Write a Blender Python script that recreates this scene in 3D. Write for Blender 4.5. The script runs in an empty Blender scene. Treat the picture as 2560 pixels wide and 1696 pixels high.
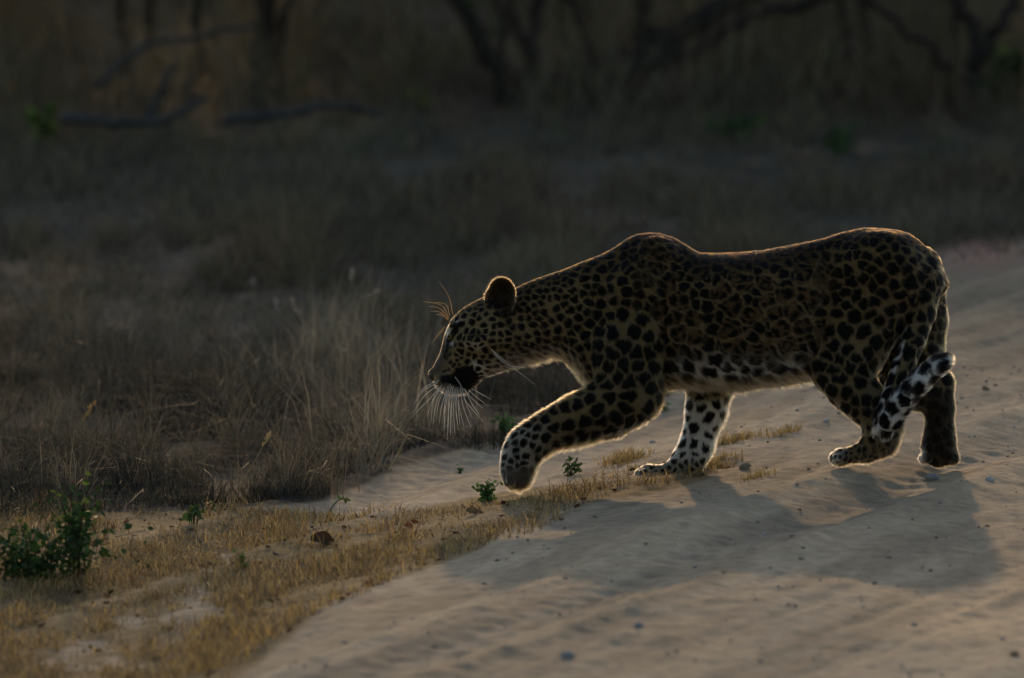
import bpy, bmesh, math, random
import numpy as np
from mathutils import Vector, Matrix

random.seed(7)
rng = np.random.default_rng(7)
scene = bpy.context.scene
COL = scene.collection
PI = math.pi

# ------------------------------------------------------------------ camera, sky, sun, exposure
CAM_Y, CAM_H = -21.2, 2.1
FPX = 300.0 / 36.0 * 2560.0
PITCH = math.atan(CAM_H / -CAM_Y) - math.atan((1172 - 848) / FPX)
cam_d = bpy.data.cameras.new('camera')
cam = bpy.data.objects.new('camera', cam_d)
COL.objects.link(cam)
cam.location = (0, CAM_Y, CAM_H)
cam.rotation_euler = (PI / 2 - PITCH, 0, 0)
cam_d.lens = 300
cam_d.sensor_width = 36
cam_d.clip_start = 0.1
cam_d.clip_end = 2000
cam_d.dof.use_dof = True
cam_d.dof.focus_distance = 21.2
cam_d.dof.aperture_fstop = 4.5
scene.camera = cam

SUN_EL, SUN_AZ = math.radians(12.3), math.radians(-0.4)
world = bpy.data.worlds.new('World')
scene.world = world
world.use_nodes = True
wn = world.node_tree
sky = wn.nodes.new('ShaderNodeTexSky')
sky.sky_type = 'NISHITA'
sky.sun_disc = False
sky.sun_elevation = SUN_EL
sky.sun_rotation = SUN_AZ
wn.nodes['Background'].inputs['Strength'].default_value = 0.15
wn.links.new(sky.outputs['Color'], wn.nodes['Background'].inputs['Color'])

sun_d = bpy.data.lights.new('sun', 'SUN')
sun_d.energy = 4.3
sun_d.angle = math.radians(1.0)
sun_d.color = (1.0, 0.66, 0.34)
sun = bpy.data.objects.new('sun', sun_d)
COL.objects.link(sun)
sdir = Vector((math.sin(SUN_AZ) * math.cos(SUN_EL), math.cos(SUN_AZ) * math.cos(SUN_EL), math.sin(SUN_EL)))
sun.rotation_euler = sdir.to_track_quat('Z', 'Y').to_euler()
sun.location = (0, 40, 30)

scene.view_settings.view_transform = 'Standard'
scene.view_settings.look = 'None'
scene.view_settings.gamma = 1
scene.view_settings.use_curve_mapping = False
scene.view_settings.exposure = 0.42
scene.cycles.max_bounces = 8
scene.cycles.transparent_max_bounces = 8

# ------------------------------------------------------------------ helpers
CP, SP = math.cos(PITCH), math.sin(PITCH)


def at(px, py, Y):
    """photo pixel (2560 wide) + distance row Y -> world point(s)"""
    px, py, Y = (np.asarray(a, float) for a in (px, py, Y))
    a, b = (px - 1280) / FPX, (848 - py) / FPX
    dx, dy, dz = a, CP + b * SP, -SP + b * CP
    t = (Y - CAM_Y) / dy
    return np.stack(np.broadcast_arrays(dx * t, Y + 0 * t, CAM_H + dz * t), -1)


def project(p):
    x, y, z = p[..., 0], p[..., 1] - CAM_Y, p[..., 2] - CAM_H
    d = y * CP - z * SP
    v = y * SP + z * CP
    return 1280 + FPX * x / d, 848 - FPX * v / d


def _hash(ix, iy, iz, seed):
    h = (ix.astype(np.int64) * 374761393 + iy.astype(np.int64) * 668265263 + iz.astype(np.int64) * 2147483647 + seed * 974711) & 0xffffffff
    h = ((h ^ (h >> 13)) * 1274126177) & 0xffffffff
    h = ((h ^ (h >> 16)) * 2246822519) & 0xffffffff
    return ((h ^ (h >> 15)) & 0xffffff) / float(0xffffff)


def noise(x, y, z=0.0, seed=0):
    x, y, z = np.broadcast_arrays(np.asarray(x, float), np.asarray(y, float), np.asarray(z, float))
    fx, fy, fz = np.floor(x), np.floor(y), np.floor(z)
    u, v, w = x - fx, y - fy, z - fz
    u, v, w = (t * t * (3 - 2 * t) for t in (u, v, w))
    fx, fy, fz = fx.astype(np.int64), fy.astype(np.int64), fz.astype(np.int64)
    r = 0
    for i, a in ((0, 1 - u), (1, u)):
        for j, b in ((0, 1 - v), (1, v)):
            for k, c in ((0, 1 - w), (1, w)):
                r = r + a * b * c * _hash(fx + i, fy + j, fz + k, seed)
    return r


def sstep(a, b, x):
    t = np.clip((x - a) / (b - a), 0, 1)
    return t * t * (3 - 2 * t)


def in_poly(px, py, poly):
    r = np.zeros(np.shape(px), bool)
    n = len(poly)
    for i in range(n):
        x0, y0 = poly[i]
        x1, y1 = poly[(i + 1) % n]
        if y0 == y1:
            continue
        c = ((y0 > py) != (y1 > py)) & (px < (x1 - x0) * (py - y0) / (y1 - y0) + x0)
        r ^= c
    return r


def mesh_np(name, V, quads=None, tris=None, mat=None, smooth=True, col=None, parent=None):
    me = bpy.data.meshes.new(name)
    V = np.asarray(V, np.float32).reshape(-1, 3)
    parts, sizes = [], []
    if quads is not None and len(quads):
        parts.append(np.asarray(quads, np.int32).ravel()); sizes.append(np.full(len(quads), 4, np.int32))
    if tris is not None and len(tris):
        parts.append(np.asarray(tris, np.int32).ravel()); sizes.append(np.full(len(tris), 3, np.int32))
    li = np.concatenate(parts); sz = np.concatenate(sizes)
    st = np.concatenate([[0], np.cumsum(sz)[:-1]]).astype(np.int32)
    me.vertices.add(len(V)); me.vertices.foreach_set('co', V.ravel())
    me.loops.add(len(li)); me.loops.foreach_set('vertex_index', li)
    me.polygons.add(len(sz)); me.polygons.foreach_set('loop_start', st)
    me.polygons.foreach_set('use_smooth', np.full(len(sz), smooth))
    if col is not None:
        c = np.ones((len(V), 4), np.float32); c[:, :3] = col
        a = me.attributes.new('Col', 'FLOAT_COLOR', 'POINT'); a.data.foreach_set('color', c.ravel())
    me.update(calc_edges=True); me.validate()
    if mat: me.materials.append(mat)
    o = bpy.data.objects.new(name, me)
    COL.objects.link(o)
    if parent: o.parent = parent
    return o


def tag(o, label=None, cat=None, group=None, kind=None):
    for k, v in (('label', label), ('category', cat), ('group', group), ('kind', kind)):
        if v: o[k] = v
    return o


def empty(name, loc, label, cat, group=None):
    o = bpy.data.objects.new(name, None)
    COL.objects.link(o); o.location = loc; o.empty_display_size = 0.1
    return tag(o, label, cat, group)


class Soup:
    """collects quads/tris with vertex colours"""
    def __init__(s): s.V, s.Q, s.T, s.C, s.n = [], [], [], [], 0

    def add(s, V, Q=None, T=None, C=None):
        V = np.asarray(V, float).reshape(-1, 3)
        if Q is not None and len(Q): s.Q.append(np.asarray(Q) + s.n)
        if T is not None and len(T): s.T.append(np.asarray(T) + s.n)
        s.V.append(V); s.C.append(np.broadcast_to(np.asarray(C if C is not None else (1, 1, 1), float), V.shape)); s.n += len(V)

    def build(s, name, mat, parent=None, smooth=True, origin=None):
        V = np.concatenate(s.V)
        if origin is not None: V = V - np.asarray(origin)
        return mesh_np(name, V, np.concatenate(s.Q) if s.Q else None, np.concatenate(s.T) if s.T else None, mat, smooth, np.concatenate(s.C), parent)


def tube(soup, pts, rad, sides=7, C=(1, 1, 1), rough=0.0):
    pts = np.asarray(pts, float); rad = np.broadcast_to(np.asarray(rad, float), (len(pts),))
    tg = np.gradient(pts, axis=0); tg /= np.linalg.norm(tg, axis=1, keepdims=True) + 1e-9
    ref = np.array([0.3, 1, 0.2]) if abs(tg[0, 1]) < 0.8 else np.array([1, 0.1, 0.2])
    a = np.cross(tg, ref); a /= np.linalg.norm(a, axis=1, keepdims=True) + 1e-9
    b = np.cross(tg, a)
    th = np.arange(sides) * 2 * PI / sides
    r = rad[:, None] * (1 + rough * (rng.random((len(pts), sides)) - 0.5))
    V = pts[:, None] + r[..., None] * (np.cos(th)[None, :, None] * a[:, None] + np.sin(th)[None, :, None] * b[:, None])
    n = len(pts); i = np.arange(n - 1)[:, None] * sides; j = np.arange(sides)[None]
    jn = (j + 1) % sides
    Q = np.stack([i + j, i + jn, i + sides + jn, i + sides + j], -1).reshape(-1, 4)
    V = V.reshape(-1, 3)
    T = [[0, k + 1, k] for k in range(1, sides - 1)] + [[(n - 1) * sides, (n - 1) * sides + k, (n - 1) * sides + k + 1] for k in range(1, sides - 1)]
    soup.add(V, Q, T, C)


def spline(P, n):
    """Catmull-Rom resample"""
    P = np.asarray(P, float)
    Q = np.vstack([2 * P[0] - P[1], P, 2 * P[-1] - P[-2]])
    t = np.linspace(0, len(P) - 1 - 1e-6, n); i = t.astype(int); f = (t - i)[:, None]
    a, b, c, d = Q[i], Q[i + 1], Q[i + 2], Q[i + 3]
    return 0.5 * (2 * b + (c - a) * f + (2 * a - 5 * b + 4 * c - d) * f ** 2 + (3 * b - a - 3 * c + d) * f ** 3)


def blades(soup, base, h, w, lean, az, col, curve=1.0):
    """grass blades: two quads tapering to a tip; arrays per blade"""
    n = len(base)
    if n == 0: return
    d = np.stack([np.cos(az), np.sin(az), 0 * az], 1)
    fa = rng.random(n) * 2 * PI
    s = np.stack([np.cos(fa), np.sin(fa), 0 * fa], 1) * w[:, None] * 0.5
    up = np.array([0, 0, 1.0])
    m1 = base + up * (h * 0.5)[:, None] + d * (lean * h * 0.28)[:, None]
    tp = base + up * (h * (1 - 0.25 * lean * curve))[:, None] + d * (lean * h * 0.95)[:, None]
    V = np.stack([base - s, base + s, m1 + s * 0.8, m1 - s * 0.8, tp + s * 0.1, tp - s * 0.1], 1)
    k = np.arange(n)[:, None] * 6
    Q = np.concatenate([k + np.array([[0, 1, 2, 3]]), k + np.array([[3, 2, 4, 5]])], 0)
    C = np.repeat(col, 6, 0)
    soup.add(V.reshape(-1, 3), Q, None, C)


def leaves(soup, pos, size, col, droop=0.3, aspect=0.5, aim=None, flat=0.0):
    """folded leaves: 6 verts, 2 quads each"""
    n = len(pos)
    if n == 0: return
    d = rng.normal(size=(n, 3)); d[:, 2] -= droop
    if aim is not None: d = d * 0.7 + aim * 1.2
    d[:, 2] *= (1 - flat)
    d /= np.linalg.norm(d, axis=1, keepdims=True)
    r = rng.normal(size=(n, 3)); r[:, 2] += flat * 0
    s = np.cross(d, r); 
    if flat: s[:, 2] *= (1 - flat)
    s /= np.linalg.norm(s, axis=1, keepdims=True)
    nrm = np.cross(d, s)
    L = size[:, None]; W = L * aspect * 0.5
    a = pos; b = pos + d * L
    m1 = pos + d * L * 0.33 + nrm * L * 0.04; m2 = pos + d * L * 0.68 + nrm * L * 0.03
    V = np.stack([a, m1 + s * W, m2 + s * W * 0.8, b, m2 - s * W * 0.8 + nrm * L * .06, m1 - s * W + nrm * L * .06], 1)
    k = np.arange(n)[:, None] * 6
    Q = np.concatenate([k + np.array([[0, 1, 2, 3]]), k + np.array([[0, 3, 4, 5]])], 0)
    soup.add(V.reshape(-1, 3), Q, None, np.repeat(col, 6, 0))


def cvar(base, n, v=0.3, hue=0.1):
    c = np.asarray(base)[None] * (1 + v * (rng.random((n, 1)) * 2 - 1)) * (1 + hue * (rng.random((n, 3)) * 2 - 1))
    return np.clip(c, 0.003, 0.9)


# ------------------------------------------------------------------ materials
def mat_new(name):
    m = bpy.data.materials.new(name); m.use_nodes = True
    nt = m.node_tree; nt.nodes.clear()
    out = nt.nodes.new('ShaderNodeOutputMaterial')
    return m, nt, out


def mat_attr(name, rough=0.8, transl=0.0, spec=0.2, bump=0.0, bscale=80, mottled=0.0, mscale=40):
    m, nt, out = mat_new(name)
    at_ = nt.nodes.new('ShaderNodeAttribute'); at_.attribute_name = 'Col'
    colour = at_.outputs['Color']
    tc = nt.nodes.new('ShaderNodeTexCoord')
    if mottled:
        no = nt.nodes.new('ShaderNodeTexNoise'); no.inputs['Scale'].default_value = mscale; no.inputs['Detail'].default_value = 4
        nt.links.new(tc.outputs['Object'], no.inputs['Vector'])
        mr = nt.nodes.new('ShaderNodeMapRange'); mr.inputs['From Min'].default_value = .3; mr.inputs['From Max'].default_value = .7
        mr.inputs['To Min'].default_value = 1 - mottled; mr.inputs['To Max'].default_value = 1 + mottled
        nt.links.new(no.outputs['Fac'], mr.inputs['Value'])
        mx = nt.nodes.new('ShaderNodeVectorMath'); mx.operation = 'SCALE'
        nt.links.new(colour, mx.inputs[0]); nt.links.new(mr.outputs['Result'], mx.inputs['Scale'])
        colour = mx.outputs['Vector']
    b = nt.nodes.new('ShaderNodeBsdfPrincipled')
    b.inputs['Roughness'].default_value = rough
    b.inputs['Specular IOR Level'].default_value = spec
    nt.links.new(colour, b.inputs['Base Color'])
    if bump:
        no = nt.nodes.new('ShaderNodeTexNoise'); no.inputs['Scale'].default_value = bscale; no.inputs['Detail'].default_value = 5
        nt.links.new(tc.outputs['Object'], no.inputs['Vector'])
        bm_ = nt.nodes.new('ShaderNodeBump'); bm_.inputs['Strength'].default_value = bump; bm_.inputs['Distance'].default_value = 0.01
        nt.links.new(no.outputs['Fac'], bm_.inputs['Height']); nt.links.new(bm_.outputs['Normal'], b.inputs['Normal'])
    if transl:
        t = nt.nodes.new('ShaderNodeBsdfTranslucent'); nt.links.new(colour, t.inputs['Color'])
        mx = nt.nodes.new('ShaderNodeMixShader'); mx.inputs[0].default_value = transl
        nt.links.new(b.outputs[0], mx.inputs[1]); nt.links.new(t.outputs[0], mx.inputs[2])
        nt.links.new(mx.outputs[0], out.inputs['Surface'])
    else:
        nt.links.new(b.outputs[0], out.inputs['Surface'])
    return m


M_grass = mat_attr('dry_grass', 0.7, 0.4, 0.25)
M_leaf = mat_attr('leaf', 0.6, 0.35, 0.2)
M_litter = mat_attr('litter', 0.9, 0.2, 0.05)
M_bark = mat_attr('bark', 0.9, 0, 0.1, 0.6, 60, 0.35, 30)
M_stone = mat_attr('stone', 0.9, 0, 0.08, 0.4, 200, 0.25, 150)
M_ground = mat_attr('sandy_ground', 0.95, 0, 0.1, 0.55, 120, 0.22, 28)

# ------------------------------------------------------------------ terrain
def edge_x(y):
    return 0.30 + 0.2 * y


def height(x, y, fine=True):
    s = x - edge_x(np.clip(y, -30, 14)) + 0.25 * (noise(x * 0.9 + 5, y * 0.45, 0, 11) - 0.5)
    z = -0.11 * sstep(0, 1, (0.45 - s) / 1.2)
    far = np.clip((np.abs(x) - 3) / 6, 0, 1) + np.clip((np.abs(y - 2) - 8) / 12, 0, 1)
    z = z + 0.03 * (noise(x * 1.3, y * 0.55, 0, 3) - 0.5) * sstep(0.2, -0.6, s) * 1.2
    z = z + np.clip(far, 0, 1) * 0.25 * (noise(x * 0.12, y * 0.12, 0, 4) - 0.5)
    if fine:
        along = 0.2 * 1.0
        u = (x - 0.2 * y)                                   # across the track
        z = z + (0.016 + 0.022 * sstep(0.4, 1.6, y)) * (noise(u * 4.2, y * 0.55, 0, 5) - 0.5)     # wheel ruts run along the track
        z = z + 0.022 * (noise(x * 2.2, y * 1.9, 0, 6) - 0.5)
        z = z + 0.008 * (noise(x * 7, y * 5.5, 0, 7) - 0.5)
        z = z + 0.0055 * (noise(x * 19, y * 15, 0, 8) - 0.5)
        z = z + 0.004 * (noise(x * 47, y * 36, 0, 9) - 0.5)
        u2 = x - 0.33 * y + 0.06 * (noise(y * 0.7, x * 0.3, 0, 13) - 0.5)
        for uc in (-0.45, 1.05, 2.55):
            dr = np.abs(u2 - uc)
            z = z - 0.022 * np.exp(-(dr / 0.10) ** 2) + 0.013 * np.exp(-((dr - 0.2) / 0.06) ** 2)
            z = z + 0.006 * np.sin(y * 52 + 9 * (u2 - uc)) * np.exp(-(dr / 0.09) ** 4) * noise(x * 1.5, y * 1.2, 0, 14)
        u3 = x - 0.36 * y
        z = z + 0.016 * (noise(u3 * 8.5, y * 0.7, 0, 15) - 0.5) * sstep(-0.9, 0.2, y) * sstep(-0.4, 0.2, s) + 0.009 * (noise(u3 * 21, y * 1.3, 0, 16) - 0.5) * sstep(-0.4, 0.2, s)
        # little drag ripples near the animal
        z = z + 0.003 * (np.sin((y + 0.35 * x + 0.5 * noise(x * 3, y * 3, 0, 12)) * 21) * 0.5) * sstep(0.35, 0.7, noise(x * 0.8, y * 0.5, 0, 10)) * sstep(-0.2, 0.4, s)
    return z


def ground_at(px, py):
    """pixel -> point on the terrain"""
    px, py = np.asarray(px, float), np.asarray(py, float)
    z = np.zeros(np.broadcast(px, py).shape)
    for _ in range(12):
        a, b = (px - 1280) / FPX, (848 - py) / FPX
        dz = -SP + b * CP; dy = CP + b * SP
        t = (z - CAM_H) / dz
        x, y = a * t, CAM_Y + dy * t
        z = height(x, y)
    return np.stack([x, y, z], -1)


TALL = [(-3000, 1420), (-500, 1330), (0, 1290), (300, 1290), (560, 1285), (800, 1258), (905, 1205), (985, 1158), (1240, 1112), (1450, 1085),
        (1660, 1000), (1800, 900), (2100, 740), (2400, 655), (2560, 600), (3200, 540), (6000, 500), (6000, -3000), (-3000, -3000)]
VERGE = [(-3000, 1340), (-500, 1260), (0, 1232), (420, 1235), (560, 1262), (700, 1285), (900, 1290), (1080, 1268), (1300, 1236), (1560, 1185), (1640, 1160), (1700, 1150),
         (1760, 1190), (1640, 1222), (1520, 1245), (1330, 1320), (1080, 1410), (860, 1500), (760, 1560), (640, 1640), (560, 1720), (430, 1900), (-3000, 2300)]
HOLES = [[(330, 1560), (380, 1515), (480, 1480), (570, 1500), (590, 1540), (480, 1575)], [(60, 1640), (200, 1610), (330, 1635), (200, 1665)],
         [(430, 1385), (560, 1375), (640, 1395), (560, 1410)]]


def axis(lo, hi, step, out_lo, out_hi, g=1.12, first=None):
    mid = list(np.arange(lo, hi + step * .5, step))
    s = step; v = mid[-1]; up = []
    while v < out_hi:
        s *= g; v += s; up.append(v)
    s = step; v = mid[0]; dn = []
    while v > out_lo:
        s *= g; v -= s; dn.append(v)
    return np.array(dn[::-1] + mid + up)


gx = axis(-1.75, 1.75, 0.0085, -600, 600, 1.09)
gy = axis(-4.9, 5.0, 0.016, -120, 1200, 1.05)
GX, GY = np.meshgrid(gx, gy, indexing='ij')
GZ = height(GX, GY)
GP = np.stack([GX, GY, GZ], -1)
ppx, ppy = project(GP)
front = GY > CAM_Y + 4
wob = 26 * (noise(GX * 3, GY * 1.2, 0, 21) - 0.5) + sstep(1500, 2100, ppx) * 120 * (noise(GX * 2.2, GY * .35, 0, 30) - 0.5)
tall_m = in_poly(ppx, ppy + wob, TALL) & front
hole_m = np.zeros_like(tall_m)
for hpoly in HOLES: hole_m |= in_poly(ppx + 2 * wob + 130 * (noise(GX * 14, GY * 7, 0, 24) - .5), ppy + wob + 60 * (noise(GX * 11, GY * 6, 0, 25) - .5), hpoly)
verge_m = in_poly(ppx + 2.5 * wob, ppy + wob, VERGE) & front & ~hole_m
grassy = np.where(tall_m, 1.0, np.where(verge_m, 0.95, 0.0))
for _ in range(3):
    grassy[1:-1, 1:-1] = (grassy[1:-1, 1:-1] * 2 + grassy[:-2, 1:-1] + grassy[2:, 1:-1] + grassy[1:-1, :-2] + grassy[1:-1, 2:]) / 6
grassy = np.clip(grassy * np.maximum(0.55 + 0.9 * noise(GX * 6, GY * 3, 0, 22), np.where(tall_m & (ppx < 2100), 0.95, 0.0)), 0, 1)
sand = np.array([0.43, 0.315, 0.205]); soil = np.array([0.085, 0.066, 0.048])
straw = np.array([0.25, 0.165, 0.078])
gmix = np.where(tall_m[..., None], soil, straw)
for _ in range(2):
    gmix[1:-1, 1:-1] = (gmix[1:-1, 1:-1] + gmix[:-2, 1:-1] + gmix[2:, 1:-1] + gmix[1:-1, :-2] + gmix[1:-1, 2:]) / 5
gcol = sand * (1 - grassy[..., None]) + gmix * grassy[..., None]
UU = GX - 0.3 * GY
streak = noise(UU * 7, GY * 0.5, 0, 26) * .5 + noise(UU * 19, GY * 1.1, 0, 27) * .3 + noise(GX * 16, GY * 6, 0, 28) * .2
gcol = gcol * (0.84 + 0.24 * noise(GX * 2.3, GY * 1.1, 0, 23))[..., None] * (0.80 + 0.38 * sstep(.25, .7, streak))[..., None]
gcol = gcol * (1 - 0.45 * sstep(1.0, 6, GY) * sstep(0.4, 1.2, GX) * noise(UU * 2, GY * .4, 0, 29) ** .5)[..., None]  # far right sand darkened in its colour, standing in for shade
pink = np.exp(-(((ppx - 2450) / 110) ** 2 + ((ppy - 625) / 45) ** 2))[..., None] * np.where(front, 1, 0)[..., None]
gcol = gcol * (1 - pink * 0.7) + np.array([0.42, 0.2, 0.15]) * pink * 0.7
nx, ny = GX.shape
idx = np.arange(nx * ny).reshape(nx, ny)
quads = np.stack([idx[:-1, :-1], idx[1:, :-1], idx[1:, 1:], idx[:-1, 1:]], -1).reshape(-1, 4)
is_road = (~tall_m & ~verge_m & (GX > edge_x(GY) - 0.10))[:-1, :-1].reshape(-1)
# vertex normals of the whole sheet, so that the two halves meet without a seam
dzx = np.gradient(GZ, gx, axis=0); dzy = np.gradient(GZ, gy, axis=1)
GN = np.stack([-dzx, -dzy, np.ones_like(GZ)], -1); GN /= np.linalg.norm(GN, axis=-1, keepdims=True)
GN = GN.reshape(-1, 3)
Pf, Cf = GP.reshape(-1, 3), gcol.reshape(-1, 3)
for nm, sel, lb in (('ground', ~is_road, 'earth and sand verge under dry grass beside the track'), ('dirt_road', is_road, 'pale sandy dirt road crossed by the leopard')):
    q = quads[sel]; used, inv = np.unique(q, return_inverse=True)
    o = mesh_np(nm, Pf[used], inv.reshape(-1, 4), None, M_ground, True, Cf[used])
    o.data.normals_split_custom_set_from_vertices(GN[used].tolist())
    tag(o, lb, None, None, 'structure')

# ------------------------------------------------------------------ leopard: one body mesh grown from an implicit surface
# all numbers are millimetres: X and Z follow the photo's pixel grid at the animal's distance, Y is depth
TORSO = np.array([
    (1215, 770, 890, 40), (1240, 740, 900, 56), (1265, 722, 905, 66), (1291, 709, 905, 72), (1356, 686, 893, 78), (1405, 670, 891, 84), (1436, 656, 925, 90),
    (1460, 645, 957, 94), (1500, 630, 985, 98), (1530, 614, 990, 98), (1566, 588, 990, 96), (1592, 575, 988, 94), (1619, 571, 985, 94), (1651, 574, 976, 98),
    (1684, 585, 970, 104), (1713, 603, 969, 110), (1745, 625, 969, 116), (1784, 627, 970, 121), (1844, 625, 972, 125), (1903, 620, 962, 123), (1962, 609, 958, 116),
    (2021, 597, 950, 106), (2060, 588, 932, 102), (2100, 575, 905, 102), (2158, 563, 870, 106), (2199, 565, 850, 106), (2240, 569, 830, 102), (2273, 578, 815, 94),
    (2298, 596, 800, 84), (2329, 628, 780, 66), (2350, 660, 750, 46), (2366, 700, 720, 12)], float)
NOSE = np.array([1074.0, 935.0]); HU = np.array([0.83, -0.557]); HV = np.array([-0.557, -0.83])
HTOP = [(1072, 928), (1076, 918), (1086, 897), (1095, 882), (1100, 864), (1105, 839), (1114, 813), (1122, 798), (1137, 780), (1160, 762), (1193, 744), (1216, 733), (1260, 722), (1300, 715)]
HBOT = [(1076, 944), (1094, 953), (1102, 966), (1119, 980), (1142, 988), (1162, 986), (1180, 975), (1198, 961), (1229, 943), (1270, 921), (1321, 903), (1372, 891)]


def huv(px, py):
    dx, dy = px - NOSE[0], py - NOSE[1]
    return dx * HU[0] + dy * HU[1], dx * HV[0] + dy * HV[1]


_t = np.array([huv(*p) for p in HTOP]); _b = np.array([huv(*p) for p in HBOT])
_b = _b[np.argsort(_b[:, 0])]; _t = _t[np.argsort(_t[:, 0])]
HW = np.array([(-4, 8), (4, 22), (14, 30), (30, 38), (60, 44), (90, 52), (120, 66), (150, 78), (190, 84), (230, 80), (280, 74)], float)

# chains: nodes (px, py, depth, radius), lateral scale, blend radius
CH = {
    'near_fore': ([(1640, 645, -50, 52), (1600, 740, -62, 84), (1572, 860, -72, 92), (1580, 985, -80, 74), (1520, 1020, -86, 73), (1449, 1046, -88, 61), (1412, 1060, -88, 54),
                   (1368, 1077, -86, 46), (1333, 1100, -82, 46), (1310, 1120, -80, 46), (1297, 1150, -78, 43), (1293, 1180, -76, 39), (1296, 1194, -76, 32)], 0.62, 26),
    'far_fore': ([(1700, 780, 55, 80), (1770, 900, 64, 70), (1775, 965, 66, 57), (1763, 1030, 68, 50), (1747, 1090, 70, 41), (1737, 1125, 70, 41), (1718, 1154, 70, 40),
                  (1690, 1176, 68, 28), (1655, 1187, 66, 22), (1622, 1187, 64, 26), (1605, 1191, 63, 22)], 0.72, 22),
    'near_hind': ([(2185, 690, -52, 108), (2160, 790, -58, 100), (2128, 870, -66, 86), (2107, 925, -82, 73), (2130, 970, -88, 60), (2158, 1000, -90, 53), (2181, 1023, -92, 48),
                   (2211, 1062, -94, 46), (2200, 1101, -96, 44), (2164, 1130, -97, 28), (2134, 1137, -97, 19), (2103, 1143, -97, 27)], 0.62, 24),
    'far_hind': ([(2270, 720, 40, 98), (2290, 800, 52, 78), (2285, 880, 62, 76), (2265, 935, 68, 78), (2300, 968, 72, 58), (2344, 960, 78, 41), (2349, 1020, 80, 38), (2349, 1080, 80, 38),
                  (2347, 1122, 80, 44), (2345, 1140, 79, 30)], 0.66, 22),
    'tail': ([(2318, 655, 0, 34), (2322, 700, -30, 37), (2306, 780, -58, 36), (2284, 850, -86, 33), (2256, 920, -110, 30), (2232, 985, -126, 28), (2214, 1040, -142, 28), (2207, 1072, -162, 28),
              (2224, 1050, -182, 31), (2256, 1000, -190, 32), (2300, 952, -188, 31), (2345, 913, -178, 28), (2363, 903, -173, 22)], 1.0, 6),
}
BLOBS = [  # ellipsoids: centre, radii, blend
    ((1112, 955, -26), (34, 24, 24), 12), ((1112, 955, 26), (34, 24, 24), 12), ((1136, 972, 0), (36, 26, 14), 12),
    ((1128, 815, -38), (16, 16, 10), 12), ((1128, 815, 38), (16, 16, 10), 12), ((1190, 850, -62), (44, 46, 22), 20), ((1190, 850, 62), (44, 46, 22), 20),
    ((1076, 932, 0), (9, 18, 13), 8),
    # toes
    ((1276, 1200, -100), (19, 13, 26), 7), ((1270, 1204, -82), (20, 12, 26), 7), ((1278, 1204, -62), (19, 12, 25), 7), ((1300, 1200, -48), (18, 12, 24), 7),
    ((1612, 1185, 40), (28, 12, 24), 6), ((1603, 1188, 58), (27, 12, 23), 6), ((1604, 1187, 78), (27, 12, 23), 6), ((1616, 1184, 94), (26, 12, 22), 6), ((1735, 1178, 66), (14, 16, 12), 8),
    ((2094, 1146, -122), (26, 12, 25), 6), ((2088, 1147, -104), (27, 12, 26), 6), ((2088, 1146, -86), (27, 12, 27), 6), ((2098, 1144, -70), (26, 12, 26), 6),
    ((2316, 1144, 52), (24, 13, 23), 6), ((2310, 1146, 72), (24, 13, 23), 6), ((2313, 1144, 92), (24, 13, 23), 6), ((2382, 1146, 78), (22, 24, 22), 12),
    # muscle masses
    ((1590, 800, -74), (60, 34, 120), 30), ((1560, 905, -84), (56, 28, 70), 30), ((2230, 690, -64), (70, 34, 90), 34), ((1860, 800, -90), (150, 40, 110), 60),
]
STEP = 4.0
lo = np.array([1056.0, -236.0, -1240.0]); hi = np.array([2420.0, 180.0, -548.0])   # X, Y, Z=-py
n3 = ((hi - lo) / STEP).astype(int) + 1
ax = [lo[i] + STEP * np.arange(n3[i]) for i in range(3)]
F = np.full(n3, 200.0, np.float32)


def smin(a, b, k):
    h = np.clip(0.5 + 0.5 * (b - a) / k, 0, 1)
    return b + (a - b) * h - k * h * (1 - h)


def box(c0, c1):
    sl = []
    for i in range(3):
        a = max(0, int((c0[i] - lo[i]) / STEP)); b = min(n3[i], int((c1[i] - lo[i]) / STEP) + 2)
        sl.append(slice(a, b))
    X = ax[0][sl[0]][:, None, None].astype(np.float32); Y = ax[1][sl[1]][None, :, None].astype(np.float32); Z = ax[2][sl[2]][None, None, :].astype(np.float32)
    return tuple(sl), X, Y, Z


def smooth_interp(x, xs, ys, w=12):
    f = np.arange(xs[0] - 60, xs[-1] + 60, 2.0); v = np.interp(f, xs, ys)
    k = np.hanning(2 * (w // 2) + 3); k /= k.sum()
    v = np.convolve(np.pad(v, len(k) // 2, mode='edge'), k, 'valid')
    return np.interp(x, f, v)


# torso
sl, X, Y, Z = box((1190, -190, -1010), (2390, 175, -550))
x1 = X[:, 0, 0]
tp = smooth_interp(x1, TORSO[:, 0], TORSO[:, 1])[:, None, None]; bt = smooth_interp(x1, TORSO[:, 0], TORSO[:, 2])[:, None, None]
hw = smooth_interp(x1, TORSO[:, 0], TORSO[:, 3])[:, None, None]
cz = -(tp + bt) / 2; hz = np.maximum((bt - tp) / 2, 2)
vz = (Z - cz) / hz
wy = hw * (1 - 0.22 * np.clip(vz, -1, 1)) * (1 - 0.15 * np.clip(-vz - 0.5, 0, 1))
q = (np.abs(vz) ** 2.5 + np.abs(Y / wy) ** 2.5) ** (1 / 2.5)
d = (q - 1) * np.minimum(hz, hw) * 0.9
d = d + sstep(1330, 1240, X) * 7 + np.maximum(0, np.maximum(1215 - X, X - 2366)) * 1.0
F[sl] = smin(F[sl], d.astype(np.float32), 1.0)
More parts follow.
